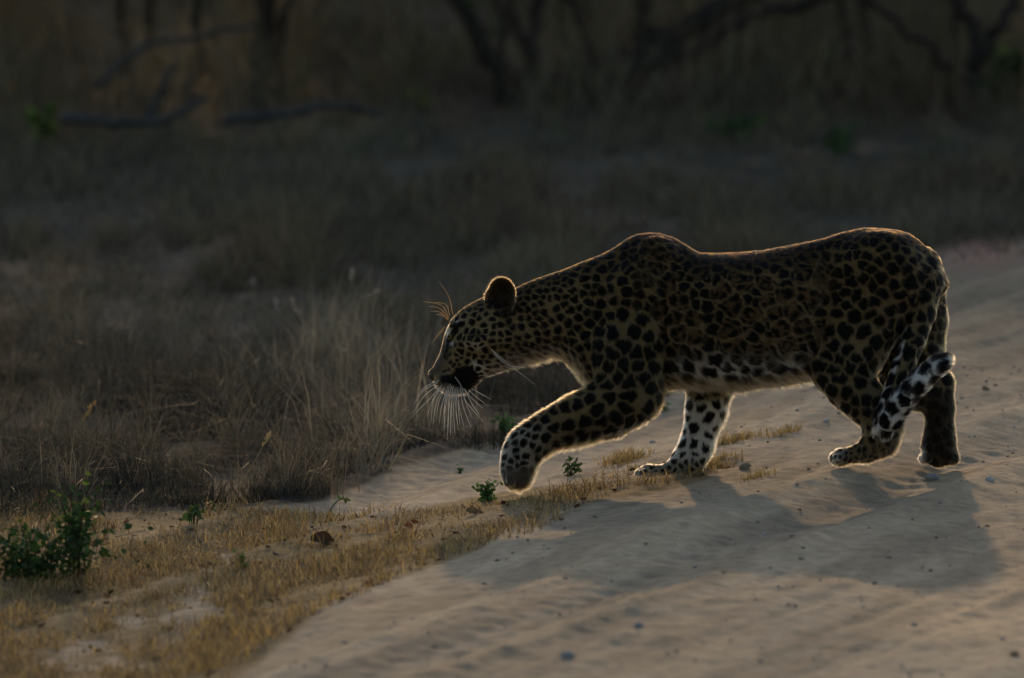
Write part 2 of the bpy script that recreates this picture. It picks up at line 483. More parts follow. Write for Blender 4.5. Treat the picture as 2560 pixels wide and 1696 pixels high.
# head
sl, X, Y, Z = box((1058, -130, -1010), (1400, 130, -660))
u, v = huv(X, -Z)
tp = np.interp(u, _t[:, 0], _t[:, 1]); bt = np.interp(u, _b[:, 0], _b[:, 1]); hw = np.interp(u, HW[:, 0], HW[:, 1])
for _ in range(1):
    tp = (tp * 2 + np.interp(u - 8, _t[:, 0], _t[:, 1]) + np.interp(u + 8, _t[:, 0], _t[:, 1])) / 4
cz = (tp + bt) / 2; hz = np.maximum((tp - bt) / 2, 3)
vz = (v - cz) / hz
wy = hw * (1 - 0.10 * np.clip(vz, -1, 1))
q = (np.abs(vz) ** 2.3 + np.abs(Y / wy) ** 2.3) ** (1 / 2.3)
d = (q - 1) * np.minimum(hz, hw)
d = d + sstep(215, 255, u) * 7 + np.maximum(0, -u) * 1.0 + np.maximum(0, u - 262) * 1.2
F[sl] = smin(F[sl], d.astype(np.float32), 28.0)
SEGS = []
for nm, (nodes, ys, kb) in CH.items():
    nodes = np.array(nodes, float)
    for i in range(len(nodes) - 1):
        a, b = nodes[i], nodes[i + 1]
        SEGS.append((nm, i, a, b, ys))
        r = max(a[3], b[3]) + 30
        sl, X, Y, Z = box((min(a[0], b[0]) - r, min(a[2], b[2]) - r, -max(a[1], b[1]) - r), (max(a[0], b[0]) + r, max(a[2], b[2]) + r, -min(a[1], b[1]) + r))
        ex, ey, ez = b[0] - a[0], (b[2] - a[2]) / ys, -(b[1] - a[1])
        rx, ry, rz = X - a[0], (Y - a[2]) / ys, Z + a[1]
        t = np.clip((rx * ex + ry * ey + rz * ez) / (ex * ex + ey * ey + ez * ez), 0, 1)
        d = np.sqrt((rx - t * ex) ** 2 + (ry - t * ey) ** 2 + (rz - t * ez) ** 2) - (a[3] + t * (b[3] - a[3]))
        k = kb if not (nm == 'tail' and i == 0) else 18
        F[sl] = smin(F[sl], d.astype(np.float32), float(k))
for c, r, kb in BLOBS:
    m = max(r) + 40
    sl, X, Y, Z = box((c[0] - m, c[2] - m, -c[1] - m), (c[0] + m, c[2] + m, -c[1] + m))
    q = np.sqrt(((X - c[0]) / r[0]) ** 2 + ((Y - c[2]) / r[1]) ** 2 + ((Z + c[1]) / r[2]) ** 2)
    F[sl] = smin(F[sl], ((q - 1) * min(r)).astype(np.float32), float(kb))
# groove between the near shoulder and the ribs
F += 5.0          # leave room for the coat


def surface_nets(F):
    S = F < 0
    c = S[:-1, :-1, :-1].astype(np.int8)
    tot = np.zeros(c.shape, np.int8)
    for i in (0, 1):
        for j in (0, 1):
            for k in (0, 1):
                tot += S[i:S.shape[0] - 1 + i, j:S.shape[1] - 1 + j, k:S.shape[2] - 1 + k]
    act = (tot > 0) & (tot < 8)
    I, J, K = np.nonzero(act)
    vid = np.full(act.shape, -1, np.int64); vid[I, J, K] = np.arange(len(I))
    acc = np.zeros((len(I), 3)); cnt = np.zeros(len(I))
    cor = [(i, j, k) for i in (0, 1) for j in (0, 1) for k in (0, 1)]
    for a in cor:
        for d in range(3):
            if a[d] == 0:
                b = list(a); b[d] = 1
                fa = F[I + a[0], J + a[1], K + a[2]]; fb = F[I + b[0], J + b[1], K + b[2]]
                x = (fa < 0) != (fb < 0)
                t = np.where(x, fa / np.where(x, fa - fb, 1), 0)
                p = np.array(a, float)[None] + np.eye(3)[d][None] * t[:, None]
                acc += np.where(x[:, None], p, 0); cnt += x
    V = np.stack([I, J, K], 1) + acc / cnt[:, None]
    Q = []
    for d in range(3):
        s0 = [slice(1, -1)] * 3; s0[d] = slice(0, -1); s1 = [slice(1, -1)] * 3; s1[d] = slice(1, None)
        A, B = S[tuple(s0)], S[tuple(s1)]
        e = np.nonzero(A != B); off = [1, 1, 1]; off[d] = 0
        i0 = [e[m] + off[m] for m in range(3)]
        d1, d2 = (d + 1) % 3, (d + 2) % 3
        def cell(o1, o2):
            c_ = [x.copy() for x in i0]; c_[d1] = c_[d1] - o1; c_[d2] = c_[d2] - o2
            return vid[c_[0], c_[1], c_[2]]
        q_ = np.stack([cell(0, 0), cell(1, 0), cell(1, 1), cell(0, 1)], 1)
        flip = ~A[e]
        q_[flip] = q_[flip][:, ::-1]
        Q.append(q_)
    return V, np.concatenate(Q)


BV, BQ = surface_nets(F)
BV = lo + BV * STEP                       # mm: px, depth, -py
# light smoothing of voxel stairs
nb = np.concatenate([BQ[:, [0, 1]], BQ[:, [1, 2]], BQ[:, [2, 3]], BQ[:, [3, 0]]])
for _ in range(2):
    acc = np.zeros_like(BV); cnt = np.zeros(len(BV))
    np.add.at(acc, nb[:, 0], BV[nb[:, 1]]); np.add.at(cnt, nb[:, 0], 1)
    BV = BV * 0.5 + 0.5 * acc / cnt[:, None]
# normals
fn = np.cross(BV[BQ[:, 2]] - BV[BQ[:, 0]], BV[BQ[:, 3]] - BV[BQ[:, 1]])
BN = np.zeros_like(BV)
for i in range(4): np.add.at(BN, BQ[:, i], fn)
BN /= np.linalg.norm(BN, axis=1, keepdims=True) + 1e-9
if (BN[BV[:, 2].argmax(), 2]) < 0:
    BQ = BQ[:, ::-1]; BN = -BN; fn = -fn

# which limb each vertex belongs to, and the lie of the hair there
part = np.zeros(len(BV), int)            # 0 body, 1.. limbs
bd = np.full(len(BV), 1e9); flow = np.tile(np.array([1.0, 0.0, -0.35]), (len(BV), 1)); tpos = np.zeros(len(BV))
x1 = BV[:, 0]
tz = (np.interp(x1, TORSO[:, 0], TORSO[:, 1]), np.interp(x1, TORSO[:, 0], TORSO[:, 2]), np.interp(x1, TORSO[:, 0], TORSO[:, 3]))
vz = (BV[:, 2] + (tz[0] + tz[1]) / 2) / np.maximum((tz[1] - tz[0]) / 2, 2)
bd = np.abs((np.sqrt(vz ** 2 + (BV[:, 1] / np.maximum(tz[2], 5)) ** 2) - 1) * np.maximum(tz[2], 10)) + np.where((x1 < 1215) | (x1 > 2366), 60, 0)
names = list(CH)
for nm, i, a, b, ys in SEGS:
    if nm != 'tail' and i < 2: continue
    e = np.array([b[0] - a[0], (b[2] - a[2]) / ys, -(b[1] - a[1])])
    r = np.stack([BV[:, 0] - a[0], (BV[:, 1] - a[2]) / ys, BV[:, 2] + a[1]], 1)
    t = np.clip(r @ e / (e @ e), 0, 1)
    d = np.abs(np.linalg.norm(r - t[:, None] * e, axis=1) - (a[3] + t * (b[3] - a[3])))
    m = d < bd
    bd[m] = d[m]; part[m] = names.index(nm) + 1; tpos[m] = i + t[m]
    f = e / np.linalg.norm(e)
    flow[m] = f if nm in ('tail', 'near_fore') else f * 0.6 + np.array([0.15, 0, -0.7])
hu, hv = huv(BV[:, 0], -BV[:, 2])
ishead = (hu < 215) & (BV[:, 0] < 1330) & (BV[:, 2] > -1000)
part[ishead & (part != 1)] = 9
flow[ishead] = np.array([0.83, 0, 0.25])
px_, py_, Yd = BV[:, 0], -BV[:, 2], BV[:, 1]


def gauss(cx, cy, rx, ry):
    return np.exp(-(((px_ - cx) / rx) ** 2 + ((py_ - cy) / ry) ** 2))


# --- coat colour
tan_hi, tan_lo = np.array([0.135, 0.090, 0.040]), np.array([0.155, 0.112, 0.058])
k = sstep(600, 900, py_)[:, None]
coat = tan_hi * (1 - k) + tan_lo * k
coat = coat * (1 + 0.3 * sstep(1520, 1400, px_) * (part != 1))[:, None]
white = np.zeros(len(BV))
white = np.maximum(white, sstep(872, 940, py_ + 22 * (noise(px_ / 14, py_ / 40, 0, 31) - .5)) * (part == 0) * sstep(1640, 1720, px_) * sstep(2060, 1990, px_))
white = np.maximum(white, 0.35 * sstep(850, 920, py_) * (part == 0) * sstep(1640, 1720, px_))
white = np.maximum(white, (part == 2) * sstep(985, 1020, py_) * sstep(1180, 1130, py_) * 0.9)
white = np.maximum(white, (part == 2) * sstep(1130, 1170, py_) * 0.3)
white = np.maximum(white, ishead * sstep(955, 985, py_ + 0.25 * (px_ - 1130)) * 0.5)
white = np.maximum(white, gauss(1196, 920, 20, 17) * ishead)
white = np.maximum(white, gauss(1120, 838, 7, 17) * ishead * 1.2)
white = np.maximum(white, gauss(1129, 859, 5, 7) * ishead)
white = np.maximum(white, gauss(1137, 807, 16, 6) * ishead * 0.7)
white = np.maximum(white, (part == 3) * sstep(2130, 2095, px_) * sstep(1100, 1125, py_) * 0.6)
white = np.maximum(white, (part == 1) * sstep(1420, 1290, px_) * sstep(1040, 1080, py_) * 0.35)
white = np.maximum(white, (part == 5) * np.maximum(sstep(6.6, 7.6, tpos) * 0.95, 0.9 * sstep(2.6, 3.6, tpos) * sstep(0.25, 0.7, -(BN[:, 0]))))
white = np.maximum(white, 0.55 * sstep(0.35, 0.85, -BN[:, 2]) * ((part > 0) | ((px_ < 1460) & (py_ > 860))))
white = np.clip(white, 0, 1)[:, None]
coat = coat * (1 - white) + np.array([0.58, 0.56, 0.53]) * white

# --- rosettes: irregular cells scattered over the skin
def spacing(px, py, pt, tp_):
    r = np.full(px.shape, 28.0)
    r = np.where(px < 1660, 24.0 + 5 * sstep(800, 960, py), r)
    r = np.where(px < 1480, 18.0 + 5 * sstep(1380, 1480, px), r)
    r = np.where(px > 2020, 31.0, r)
    r = np.where((px > 1660) & (py < 680), 21.0 + (py - 560) * 0.05, r)
    r = np.where((pt == 0) & (px > 1660) & (px < 2040) & (py > 860), 33.0, r)
    r = np.where(pt == 9, 16.5, r)
    r = np.where((pt == 9) & (hu_s < 95), 12.0, r)
    r = np.where(pt == 1, 33.0 - 14 * sstep(1450, 1290, px), r)
    r = np.where(pt == 2, 27.0 - 12 * sstep(1100, 1170, py), r)
    r = np.where(pt == 3, 33.0 - 8 * sstep(960, 1050, py) - 14 * sstep(1080, 1130, py), r)
    r = np.where(pt == 4, 33.0 - 10 * sstep(960, 1100, py), r)
    r = np.where(pt == 5, 34.0, r)
    return r * 0.9


hu_s = hu
SPC = spacing(px_, py_, part, tpos) * (0.9 + 0.3 * noise(px_ / 60, py_ / 60, Yd / 60, 35))
stretch = np.ones((len(BV), 3))
WARP = np.stack([noise(px_ / 15, py_ / 15, Yd / 15, s_) - 0.5 for s_ in (41, 42, 43)], 1) * 0.42 * SPC[:, None]
WARP += np.stack([noise(px_ / 7, py_ / 7, Yd / 7, s_) - 0.5 for s_ in (44, 45, 46)], 1) * 0.2 * SPC[:, None]


def cells(scale, tries, warp):
    order = rng.permutation(len(BV))[:tries]
    CA = np.zeros((12000, 3)); RA = np.zeros(12000); nc = 0
    for vi in order:
        p = BV[vi]; r = SPC[vi] * scale
        if nc and (((CA[:nc] - p) ** 2).sum(1) < (0.5 * (RA[:nc] + r)) ** 2).any(): continue
        CA[nc] = p; RA[nc] = r; nc += 1
    CA, RA = CA[:nc], RA[:nc]
    Pw = BV + WARP * warp
    f1 = np.empty(len(BV)); f2 = np.empty(len(BV)); ci = np.empty(len(BV), int)
    for s0 in range(0, len(BV), 8000):
        sl_ = slice(s0, s0 + 8000)
        dd = np.sqrt(np.maximum(((Pw[sl_] ** 2).sum(1)[:, None] + (CA ** 2).sum(1)[None] - 2 * Pw[sl_] @ CA.T), 0)) / RA[None]
        p2 = np.argpartition(dd, 1, axis=1)[:, :2]
        d2 = np.take_along_axis(dd, p2, 1); o_ = np.argsort(d2, 1)
        d2 = np.take_along_axis(d2, o_, 1); p2 = np.take_along_axis(p2, o_, 1)
        f1[sl_], f2[sl_], ci[sl_] = d2[:, 0], d2[:, 1], p2[:, 0]
    return f1, f2, ci, nc


f1, f2, ci, nc = cells(0.94, 26000, 1.0)
CT = rng.random(nc)
r1, r2, rc, _n = cells(1.5, 12000, 0.8)      # whole rosettes
b1, b2, bc, _n = cells(0.86, 26000, 0.8)      # the blotches that ring them
gapw = np.where(part == 9, 0.31, np.where((px_ < 1480), 0.25, 0.185))
gapw = np.where((part == 2), 0.42, gapw)
gapw = np.where((part == 3) & (py_ > 1060), 0.4, gapw)
spot = sstep(-0.07, 0.07, (f2 - f1) - gapw) * sstep(0.74, 0.62, f1)
zone = sstep(1560, 1660, px_) * sstep(2110, 2000, px_) * sstep(930, 860, py_) * ((part == 0) | ((part == 3) & (py_ < 800)) | ((part == 1) & (py_ < 760)))
zone = zone * (rng.random(_n * 4)[rc % (_n * 4)] < 0.68)
ros_in = sstep(0.09, 0.20, r2 - r1)
ring = sstep(-0.07, 0.07, (b2 - b1) - 0.17) * sstep(0.78, 0.64, b1) * ros_in
ring = ring * (1 - sstep(0.20, 0.12, r1) * 0.9)
hollow = zone * ros_in * (1 - ring)
spot = spot * (1 - zone) + ring * zone
nospot = np.zeros(len(BV))
nospot = np.maximum(nospot, ishead * sstep(60, 40, hu) * 0.9)                     # plain muzzle
nospot = np.maximum(nospot, ishead * np.maximum(gauss(1120, 838, 8, 18), gauss(1129, 859, 6, 8)))
nospot = np.maximum(nospot, (part == 1) * sstep(1165, 1185, py_) * 0.5)
spot = spot * (1 - np.clip(nospot, 0, 1))
BLACK = np.array([0.005, 0.0045, 0.004]); RUST = np.array([0.085, 0.048, 0.020])
sp = np.clip(spot, 0, 1)[:, None]
coat = coat * (1 - 0.85 * hollow[:, None] * (1 - white)) + RUST * 0.85 * hollow[:, None] * (1 - white)
coat = coat * (1 - sp) + BLACK * sp


def paint(mask, colour):
    global coat
    m = np.clip(mask, 0, 1)[:, None]
    coat = coat * (1 - m) + np.asarray(colour) * m


def stroke(p0, p1, w):
    a, b = np.array(p0, float), np.array(p1, float); e = b - a
    r = np.stack([px_ - a[0], py_ - a[1]], 1); t = np.clip(r @ e / (e @ e), 0, 1)
    return sstep(w * 1.35, w * 0.65, np.linalg.norm(r - t[:, None] * e, axis=1))


near = ishead * 1.0
paint(near * sstep(105, 60, hu) * sstep(0.55, 0.95, (hv - np.interp(hu, _b[:, 0], _b[:, 1])) / (np.interp(hu, _t[:, 0], _t[:, 1]) - np.interp(hu, _b[:, 0], _b[:, 1]))) * 0.9, (0.055, 0.047, 0.042))
paint(near * sstep(46, 22, hu) * sstep(945, 925, py_) * 0.6, (0.06, 0.048, 0.038))
paint(near * gauss(1116, 962, 22, 12) * 0.7, (0.05, 0.045, 0.04))
lipr = np.sqrt(((px_ - 1164) / 35) ** 2 + ((py_ - 949) / 33) ** 2) + 0.3 * (noise(px_ / 9, py_ / 9, 0, 51) - 0.5)
paint(near * sstep(1.1, 0.9, lipr), BLACK)  # black mouth-corner fur, with the shading around it painted in
paint(near * stroke((1160, 952), (1113, 949), 14), BLACK)
paint(near * stroke((1150, 978), (1112, 966), 8) * 0.7, (0.13, 0.12, 0.11))
paint(near * stroke((1106, 930), (1124, 924), 3) * 0.9, BLACK)
paint(near * stroke((1104, 938), (1122, 934), 2.5) * 0.4, (0.2, 0.17, 0.13))
paint(near * np.maximum(stroke((1140, 820), (1122, 852), 7), stroke((1122, 855), (1112, 892), 4) * 0.8), BLACK)
paint(near * stroke((1118, 806), (1150, 812), 4) * 0.9, BLACK)
paint((Yd < 0) * np.maximum(gauss(1264, 780, 19, 20), stroke((1238, 756), (1284, 768), 13) * .8) * 0.92, (0.018, 0.012, 0.008))  # shade below the near ear, painted into the coat
# pads and the dark backs of the hind feet
paint((part == 4) * sstep(950, 1000, py_) * 0.78, (0.014, 0.010, 0.008))
paint((part == 4) * sstep(1110, 1140, py_) * sstep(2322, 2300, px_) * 0.9, (0.40, 0.37, 0.34))
paint((part == 3) * sstep(1075, 1110, py_) * sstep(0.15, 0.8, BN[:, 0] - 0.5 * BN[:, 2]) * 0.85, (0.05, 0.033, 0.022))
paint((part == 1) * sstep(1158, 1186, py_ + 10 * (noise(px_ / 6, py_ / 25, Yd / 6, 54) - .5)) * 0.85, (0.055, 0.042, 0.03))
paint((part == 5) * np.maximum(stroke((2330, 893), (2352, 888), 13) * (tpos > 9), 0), BLACK)
for tc_ in (7.5, 8.6, 9.5, 10.4):
    paint((part == 5) * sstep(0.30, 0.18, np.abs(tpos - tc_ + 0.25 * (noise(px_ / 12, py_ / 12, Yd / 12, 52) - .5))) * sstep(-0.7, -0.3, noise(px_ / 16, py_ / 16, Yd / 16, 53) - 0.75) * 0.92, BLACK)
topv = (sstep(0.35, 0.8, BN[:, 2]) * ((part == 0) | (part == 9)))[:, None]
coat = coat * (1 - topv * np.array([0.56, 0.62, 0.70]))  # naturally darker back, deepened in colour to subdue the sunlit rim
coat = np.clip(coat, 0.004, 0.9)


def mm_world(p):
    return at(p[:, 0], -p[:, 2], p[:, 1] / 1000.0)


BW = mm_world(BV)
ORIG = np.array([float(at(1800, 1172, 0)[0]), 0.0, 0.0])
leopard = empty('leopard', ORIG, 'spotted leopard stalking off the sandy track with one forepaw lifted', 'leopard')


def mat_fur_skin():
    m = mat_attr('coat', 0.85, 0, 0.15)
    return m


def mat_hair():
    m, nt, out = mat_new('hair')
    a = nt.nodes.new('ShaderNodeAttribute'); a.attribute_name = 'Col'
    h = nt.nodes.new('ShaderNodeBsdfHairPrincipled')
    h.parametrization = 'COLOR'
    h.inputs['Roughness'].default_value = 0.45
    h.inputs['IOR'].default_value = 1.18
    h.inputs['Radial Roughness'].default_value = 0.6
    nt.links.new(a.outputs['Color'], h.inputs['Color'])
    nt.links.new(h.outputs[0], out.inputs['Surface'])
    return m


M_coat = mat_fur_skin(); M_hair = mat_hair()
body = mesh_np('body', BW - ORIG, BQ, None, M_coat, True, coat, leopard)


def hair_object(name, roots, dirs, normals, length, radius, col, parent, npts=4, bend=None):
    n = len(roots)
    hc = bpy.data.hair_curves.new(name)
    hc.add_curves([npts] * n)
    t = np.linspace(0, 1, npts)
    P = roots[:, None] + dirs[:, None] * (t[None, :, None] * length[:, None, None])
    if bend is not None:
        P = P + bend[:, None] * (t[None, :, None] ** 2) * length[:, None, None]
    hc.attributes['position'].data.foreach_set('vector', P.astype(np.float32).ravel())
    R = (radius[:, None] * (1 - 0.85 * t[None] ** 1.5)).astype(np.float32)
    ra = hc.attributes.get('radius') or hc.attributes.new('radius', 'FLOAT', 'POINT')
    ra.data.foreach_set('value', R.ravel())
    ca = hc.attributes.new('Col', 'FLOAT_COLOR', 'CURVE')
    c = np.ones((n, 4), np.float32); c[:, :3] = col
    ca.data.foreach_set('color', c.ravel())
    hc.materials.append(M_hair)
    o = bpy.data.objects.new(name, hc); COL.objects.link(o); o.parent = parent
    return o


# --- the coat of hair
areas = np.linalg.norm(fn, axis=1)
wq = areas / areas.sum()
NH = 330000
pick = rng.choice(len(BQ), NH, p=wq)
uu, vv = rng.random(NH), rng.random(NH)
W4 = np.stack([(1 - uu) * (1 - vv), uu * (1 - vv), uu * vv, (1 - uu) * vv], 1)
qi = BQ[pick]


def lerp4(A): return (A[qi] * (W4[..., None] if A.ndim > 1 else W4)).sum(1)


hp, hn, hcol, hfl = lerp4(BV), lerp4(BN), lerp4(coat), lerp4(flow)
hn /= np.linalg.norm(hn, axis=1, keepdims=True) + 1e-9
hpart = part[qi[:, 0]]
hft = hfl - (hfl * hn).sum(1, keepdims=True) * hn
hft /= np.linalg.norm(hft, axis=1, keepdims=True) + 1e-9
L = np.full(NH, 9.0)
L[hpart == 1] = 9.0; L[hpart == 2] = 8.5; L[hpart == 3] = 8.5; L[hpart == 4] = 8.0; L[hpart == 5] = np.where(tpos[qi[:, 0]][hpart == 5] < 6, 9.5, 14.0); L[hpart == 9] = 4.6
hx, hy = hp[:, 0], -hp[:, 2]
under = np.clip(-hn[:, 2], 0, 1)
throat = (hx > 1190) & (hx < 1460) & (hy > 860) & (hpart != 1)
L = np.where(throat, 5.5 + (2.5 + 8 * under) * sstep(1190, 1270, hx), L)
L = np.where(ishead[qi[:, 0]] & (hy > 955), 8 + 5 * under, L)
belly = (hpart == 0) & (hx > 1640) & (hx < 2060) & (hy > 880)
L = np.where(belly, 9 + 9 * under, L)
L = np.where((hpart == 1) & (hx < 1500), 8 + 5 * sstep(0, .8, -hn[:, 2] + hn[:, 0] * .5), L)
face = (hpart == 9) & (hu[qi[:, 0]] < 110) & (hy < 950)
L = np.where(face, 3.2, L)
fringe = np.where(hpart == 9, 0, sstep(0.62, 0.9, -hn[:, 2])) * (hpart != 5)
fringe = np.maximum(fringe, ((hpart == 1) | (hpart == 2) | (hpart == 3) | (hpart == 4)) * sstep(0.45, 0.85, hn[:, 0]))
fringe = np.maximum(fringe, ((hpart == 1) & (hx < 1470)) * sstep(0.45, 0.85, hn[:, 2]) * 0.8)
fringe = np.maximum(fringe, (hx > 1400) & (hx < 1465) & (hy > 880) & (hn[:, 0] < -.6) & (hpart != 9))
fringe = np.where(hpart == 4, fringe * 0.35, np.where(hpart == 3, fringe * 0.6, fringe))
L = L * 0.78
L = np.where((hy > 1135) & (hpart > 0) & (hpart < 5), L * 0.7, L)
L = L * (1 + 0.8 * fringe * rng.random(NH))
dark_root = sstep(0.10, 0.03, hcol[:, 0])
gold = (fringe * (rng.random(NH) < 0.8) * (1 - 0.8 * dark_root * (np.abs(hn[:, 1]) > 0.35)))[:, None] * 0.75  # gold tint on edge hairs, standing in for the backlit rim
L *= (0.7 + 0.6 * rng.random(NH)) * (0.7 + 0.6 * noise(hp[:, 0] / 11, hp[:, 1] / 11, hp[:, 2] / 11, 56))
lift = np.radians(24 + 16 * rng.random(NH))
lift = np.where(fringe > 0.4, np.radians(34 + 22 * rng.random(NH)), lift)
lift = np.where(throat | belly, np.radians(22 + (14 + 24 * under) * rng.random(NH)), lift)
hd = hft * np.cos(lift)[:, None] + hn * np.sin(lift)[:, None] + 0.13 * rng.normal(size=(NH, 3))
hd /= np.linalg.norm(hd, axis=1, keepdims=True)
bend = hft * 0.25 + np.array([0, 0, -0.12])
# mm axes are (photo x, depth, up): the same directions as world at this distance, in metres
hroot = mm_world(hp) - ORIG
hcol = hcol * (1 - gold) + np.array([0.50, 0.38, 0.20]) * gold
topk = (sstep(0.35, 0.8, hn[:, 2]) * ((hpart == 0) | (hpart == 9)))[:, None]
hcol = hcol * (1 - topk * np.array([0.56, 0.62, 0.70]))  # back hair darkened likewise to weaken the rim light
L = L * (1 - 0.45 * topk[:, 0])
hcol = np.clip(hcol * (0.85 + 0.3 * rng.random((NH, 1))), 0.004, 0.9)
keep = np.ones(NH, bool)
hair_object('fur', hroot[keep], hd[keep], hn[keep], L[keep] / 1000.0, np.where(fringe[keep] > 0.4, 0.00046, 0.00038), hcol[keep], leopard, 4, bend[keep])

# --- ears: cupped, rounded
def make_ear(c, nrm, up, R, depth, parent):
    nrm = np.array(nrm, float); nrm /= np.linalg.norm(nrm); up = np.array(up, float); up -= nrm * (up @ nrm); up /= np.linalg.norm(up)
    side = np.cross(up, nrm)
    rr, tt = 12, 36
    V, C = [], []
    for shell in (0, 1):
        for i in range(rr + 1):
            f = i / rr
            for j in range(tt):
                th = 2 * PI * j / tt
                r = R * f * (1 + 0.62 * max(0, -math.sin(th)))
                dd = -depth * (1 - f ** 2) - (4.0 * (1 - f ** 6) if shell else 0)
                p = np.array(c) + side * r * math.cos(th) * 0.94 + up * r * math.sin(th) * 1.05 + nrm * dd
                V.append(p)
                if shell: C.append((0.30, 0.2, 0.09) if math.sin(th) * f < 0.5 else (0.02, 0.016, 0.012))
                else: C.append(np.array((0.045, 0.028, 0.016)) * (0.35 + 0.8 * f ** 2) + np.array((0.12, 0.075, 0.035)) * (f > 0.9))
    V = np.array(V); n1 = (rr + 1) * tt
    Q = []
    for shell in (0, 1):
        for i in range(rr):
            for j in range(tt):
                a = shell * n1 + i * tt + j; b = shell * n1 + i * tt + (j + 1) % tt
                q_ = [a, b, b + tt, a + tt]
                Q.append(q_ if not shell else q_[::-1])
    for j in range(tt):
        a = rr * tt + j; b = rr * tt + (j + 1) % tt
        Q.append([a, b, b + n1, a + n1])
    o = mesh_np('ear', mm_world(V) - ORIG, np.array(Q), None, M_coat, True, np.array(C), parent)
    # ear hair: rim fringe and long pale inner hairs
    n = 5200
    th = rng.random(n) * 2 * PI; f = np.sqrt(rng.random(n)); rim = (rng.random(n) < 0.45) & (np.sin(th) > -0.25); f = np.where(rim, 0.9 + 0.1 * f, f)
    r = R * f * (1 + 0.62 * np.maximum(0, -np.sin(th)))
    inner = rng.random(n) < 0.45
    rad = side[None] * np.cos(th)[:, None] + up[None] * np.sin(th)[:, None]
    P = np.array(c)[None] + side[None] * (r * np.cos(th) * .94)[:, None] + up[None] * (r * np.sin(th) * 1.05)[:, None] + nrm[None] * (-depth * (1 - f ** 2) - np.where(inner, -0.5, 4.0 * (1 - f ** 6) + 0.3))[:, None]
    D = np.where(inner[:, None], nrm[None] * 0.35 + rad * 0.9, -nrm[None] * 0.5 + rad * 0.8) + 0.2 * rng.normal(size=(n, 3))
    D /= np.linalg.norm(D, axis=1, keepdims=True)
    Ln = np.where(rim, 3.5, np.where(inner, 8, 4)) * (0.6 + 0.7 * rng.random(n))
    colr = np.where(inner[:, None], np.where((rng.random(n) < .22)[:, None], np.array([[0.22, 0.15, 0.07]]), np.array([[0.035, 0.022, 0.013]])), np.where((np.sin(th) * f < 0.5)[:, None], np.array([[0.3, 0.2, 0.09]]), np.array([[0.04, 0.03, 0.02]])))
    colr = np.where(rim[:, None], np.array([[0.20, 0.12, 0.05]]), colr)
    hair_object('ear_fur', mm_world(P) - ORIG, D, D, Ln / 1000, np.full(n, 0.0003), colr, o, 3)
    return o


make_ear((1254, -66, -733), (-0.40, -0.9, -0.22), (0.30, -0.2, 1), 38, 22, leopard)
make_ear((1255, 66, -748), (-0.42, 0.9, 0.05), (0.25, 0.12, 1), 33, 17, leopard)


# --- eyes, nose, whiskers
def ball(name, c, r, col, mat, parent, scale=(1, 1, 1)):
    bm = bmesh.new(); bmesh.ops.create_uvsphere(bm, u_segments=20, v_segments=12, radius=1)
    V = np.array([v.co[:] for v in bm.verts]) * np.array(scale) * r + np.array(c)
    T = [[l.vert.index for l in f.loops] for f in bm.faces]
    bm.free()
    q_ = [f for f in T if len(f) == 4]; t_ = [f for f in T if len(f) == 3]
    return mesh_np(name, mm_world(V) - ORIG, q_, t_, mat, True, np.tile(np.array(col), (len(V), 1)), parent)


M_wet = mat_attr('wet_dark', 0.22, 0, 0.5)
M_nose = mat_attr('nose_leather', 0.38, 0, 0.5, 0.3, 400)


def skin_depth(px, py, sign=-1):
    m = (np.hypot(BV[:, 0] - px, BV[:, 2] + py) < 7) & (BV[:, 1] * sign > 0)
    return (BV[m, 1] * sign).max() * sign if m.any() else sign * 40.0


for sg in (-1, 1):
    e = ball('eye', (1125, skin_depth(1125, 842, sg) - sg * 5.5, -842), 9.5, (0.16, 0.11, 0.03), M_wet, leopard, (0.8, 0.8, 1.0))
    ball('pupil', (1122.5, skin_depth(1125, 842, sg) + sg * 0.2, -842), 4.2, (0.005, 0.005, 0.005), M_wet, e, (0.9, 0.75, 1))
ball('nose', (1084, 0, -937), 14, (0.018, 0.014, 0.013), M_nose, leopard, (0.85, 1.25, 1.15))


def whisker(P, r0, col):
    s = Soup(); pts = spline(np.array(P, float), 10)
    w = mm_world(np.stack([pts[:, 0], pts[:, 2], -pts[:, 1]], 1)) - ORIG
    tube(s, w, np.linspace(r0, r0 * 0.25, 10), 5, col)
    return s.build('whisker', M_whisk, leopard)


M_whisk = mat_attr('whisker', 0.4, 0.7, 0.5)
WH = (0.9, 0.88, 0.85)
near_d = -44
wl = [  # (start px,py) (end px,py), sag
    ((1102, 950), (1040, 992), -8), ((1104, 953), (1034, 1012), -12), ((1106, 956), (1032, 1034), -10), ((1110, 957), (1028, 1044), 6),
    ((1112, 960), (1068, 1042), -8), ((1108, 958), (1078, 1056), -12), ((1113, 963), (1082, 1062), -8), ((1117, 964), (1090, 1044), -6), ((1126, 942), (1112, 1068), -8), ((1131, 944), (1122, 1082), -6), ((1129, 948), (1106, 1060), -5),
    ((1136, 940), (1162, 1000), 6), ((1134, 952), (1130, 1072), -3), ((1140, 966), (1146, 1076), -4), ((1144, 968), (1160, 1066), -6), ((1150, 966), (1178, 1070), -8), ((1138, 970), (1138, 1090), -5), ((1155, 970), (1182, 1048), -5),
    ((1158, 972), (1208, 1022), -6), ((1162, 972), (1200, 1040), -6), ((1150, 975), (1215, 1062), -14), ((1172, 976), (1216, 1012), -6), ((1180, 972), (1229, 1000), -5),
    ((1122, 975), (1110, 1078), -4), ((1128, 978), (1118, 1100), -3), ((1132, 980), (1126, 1090), -3), ((1145, 982), (1150, 1062), -2), ((1142, 985), (1141, 1050), -2), ((1118, 972), (1098, 1058), -4),
    ((1165, 978), (1192, 1030), -3), ((1120, 950), (1136, 1010), 5)]
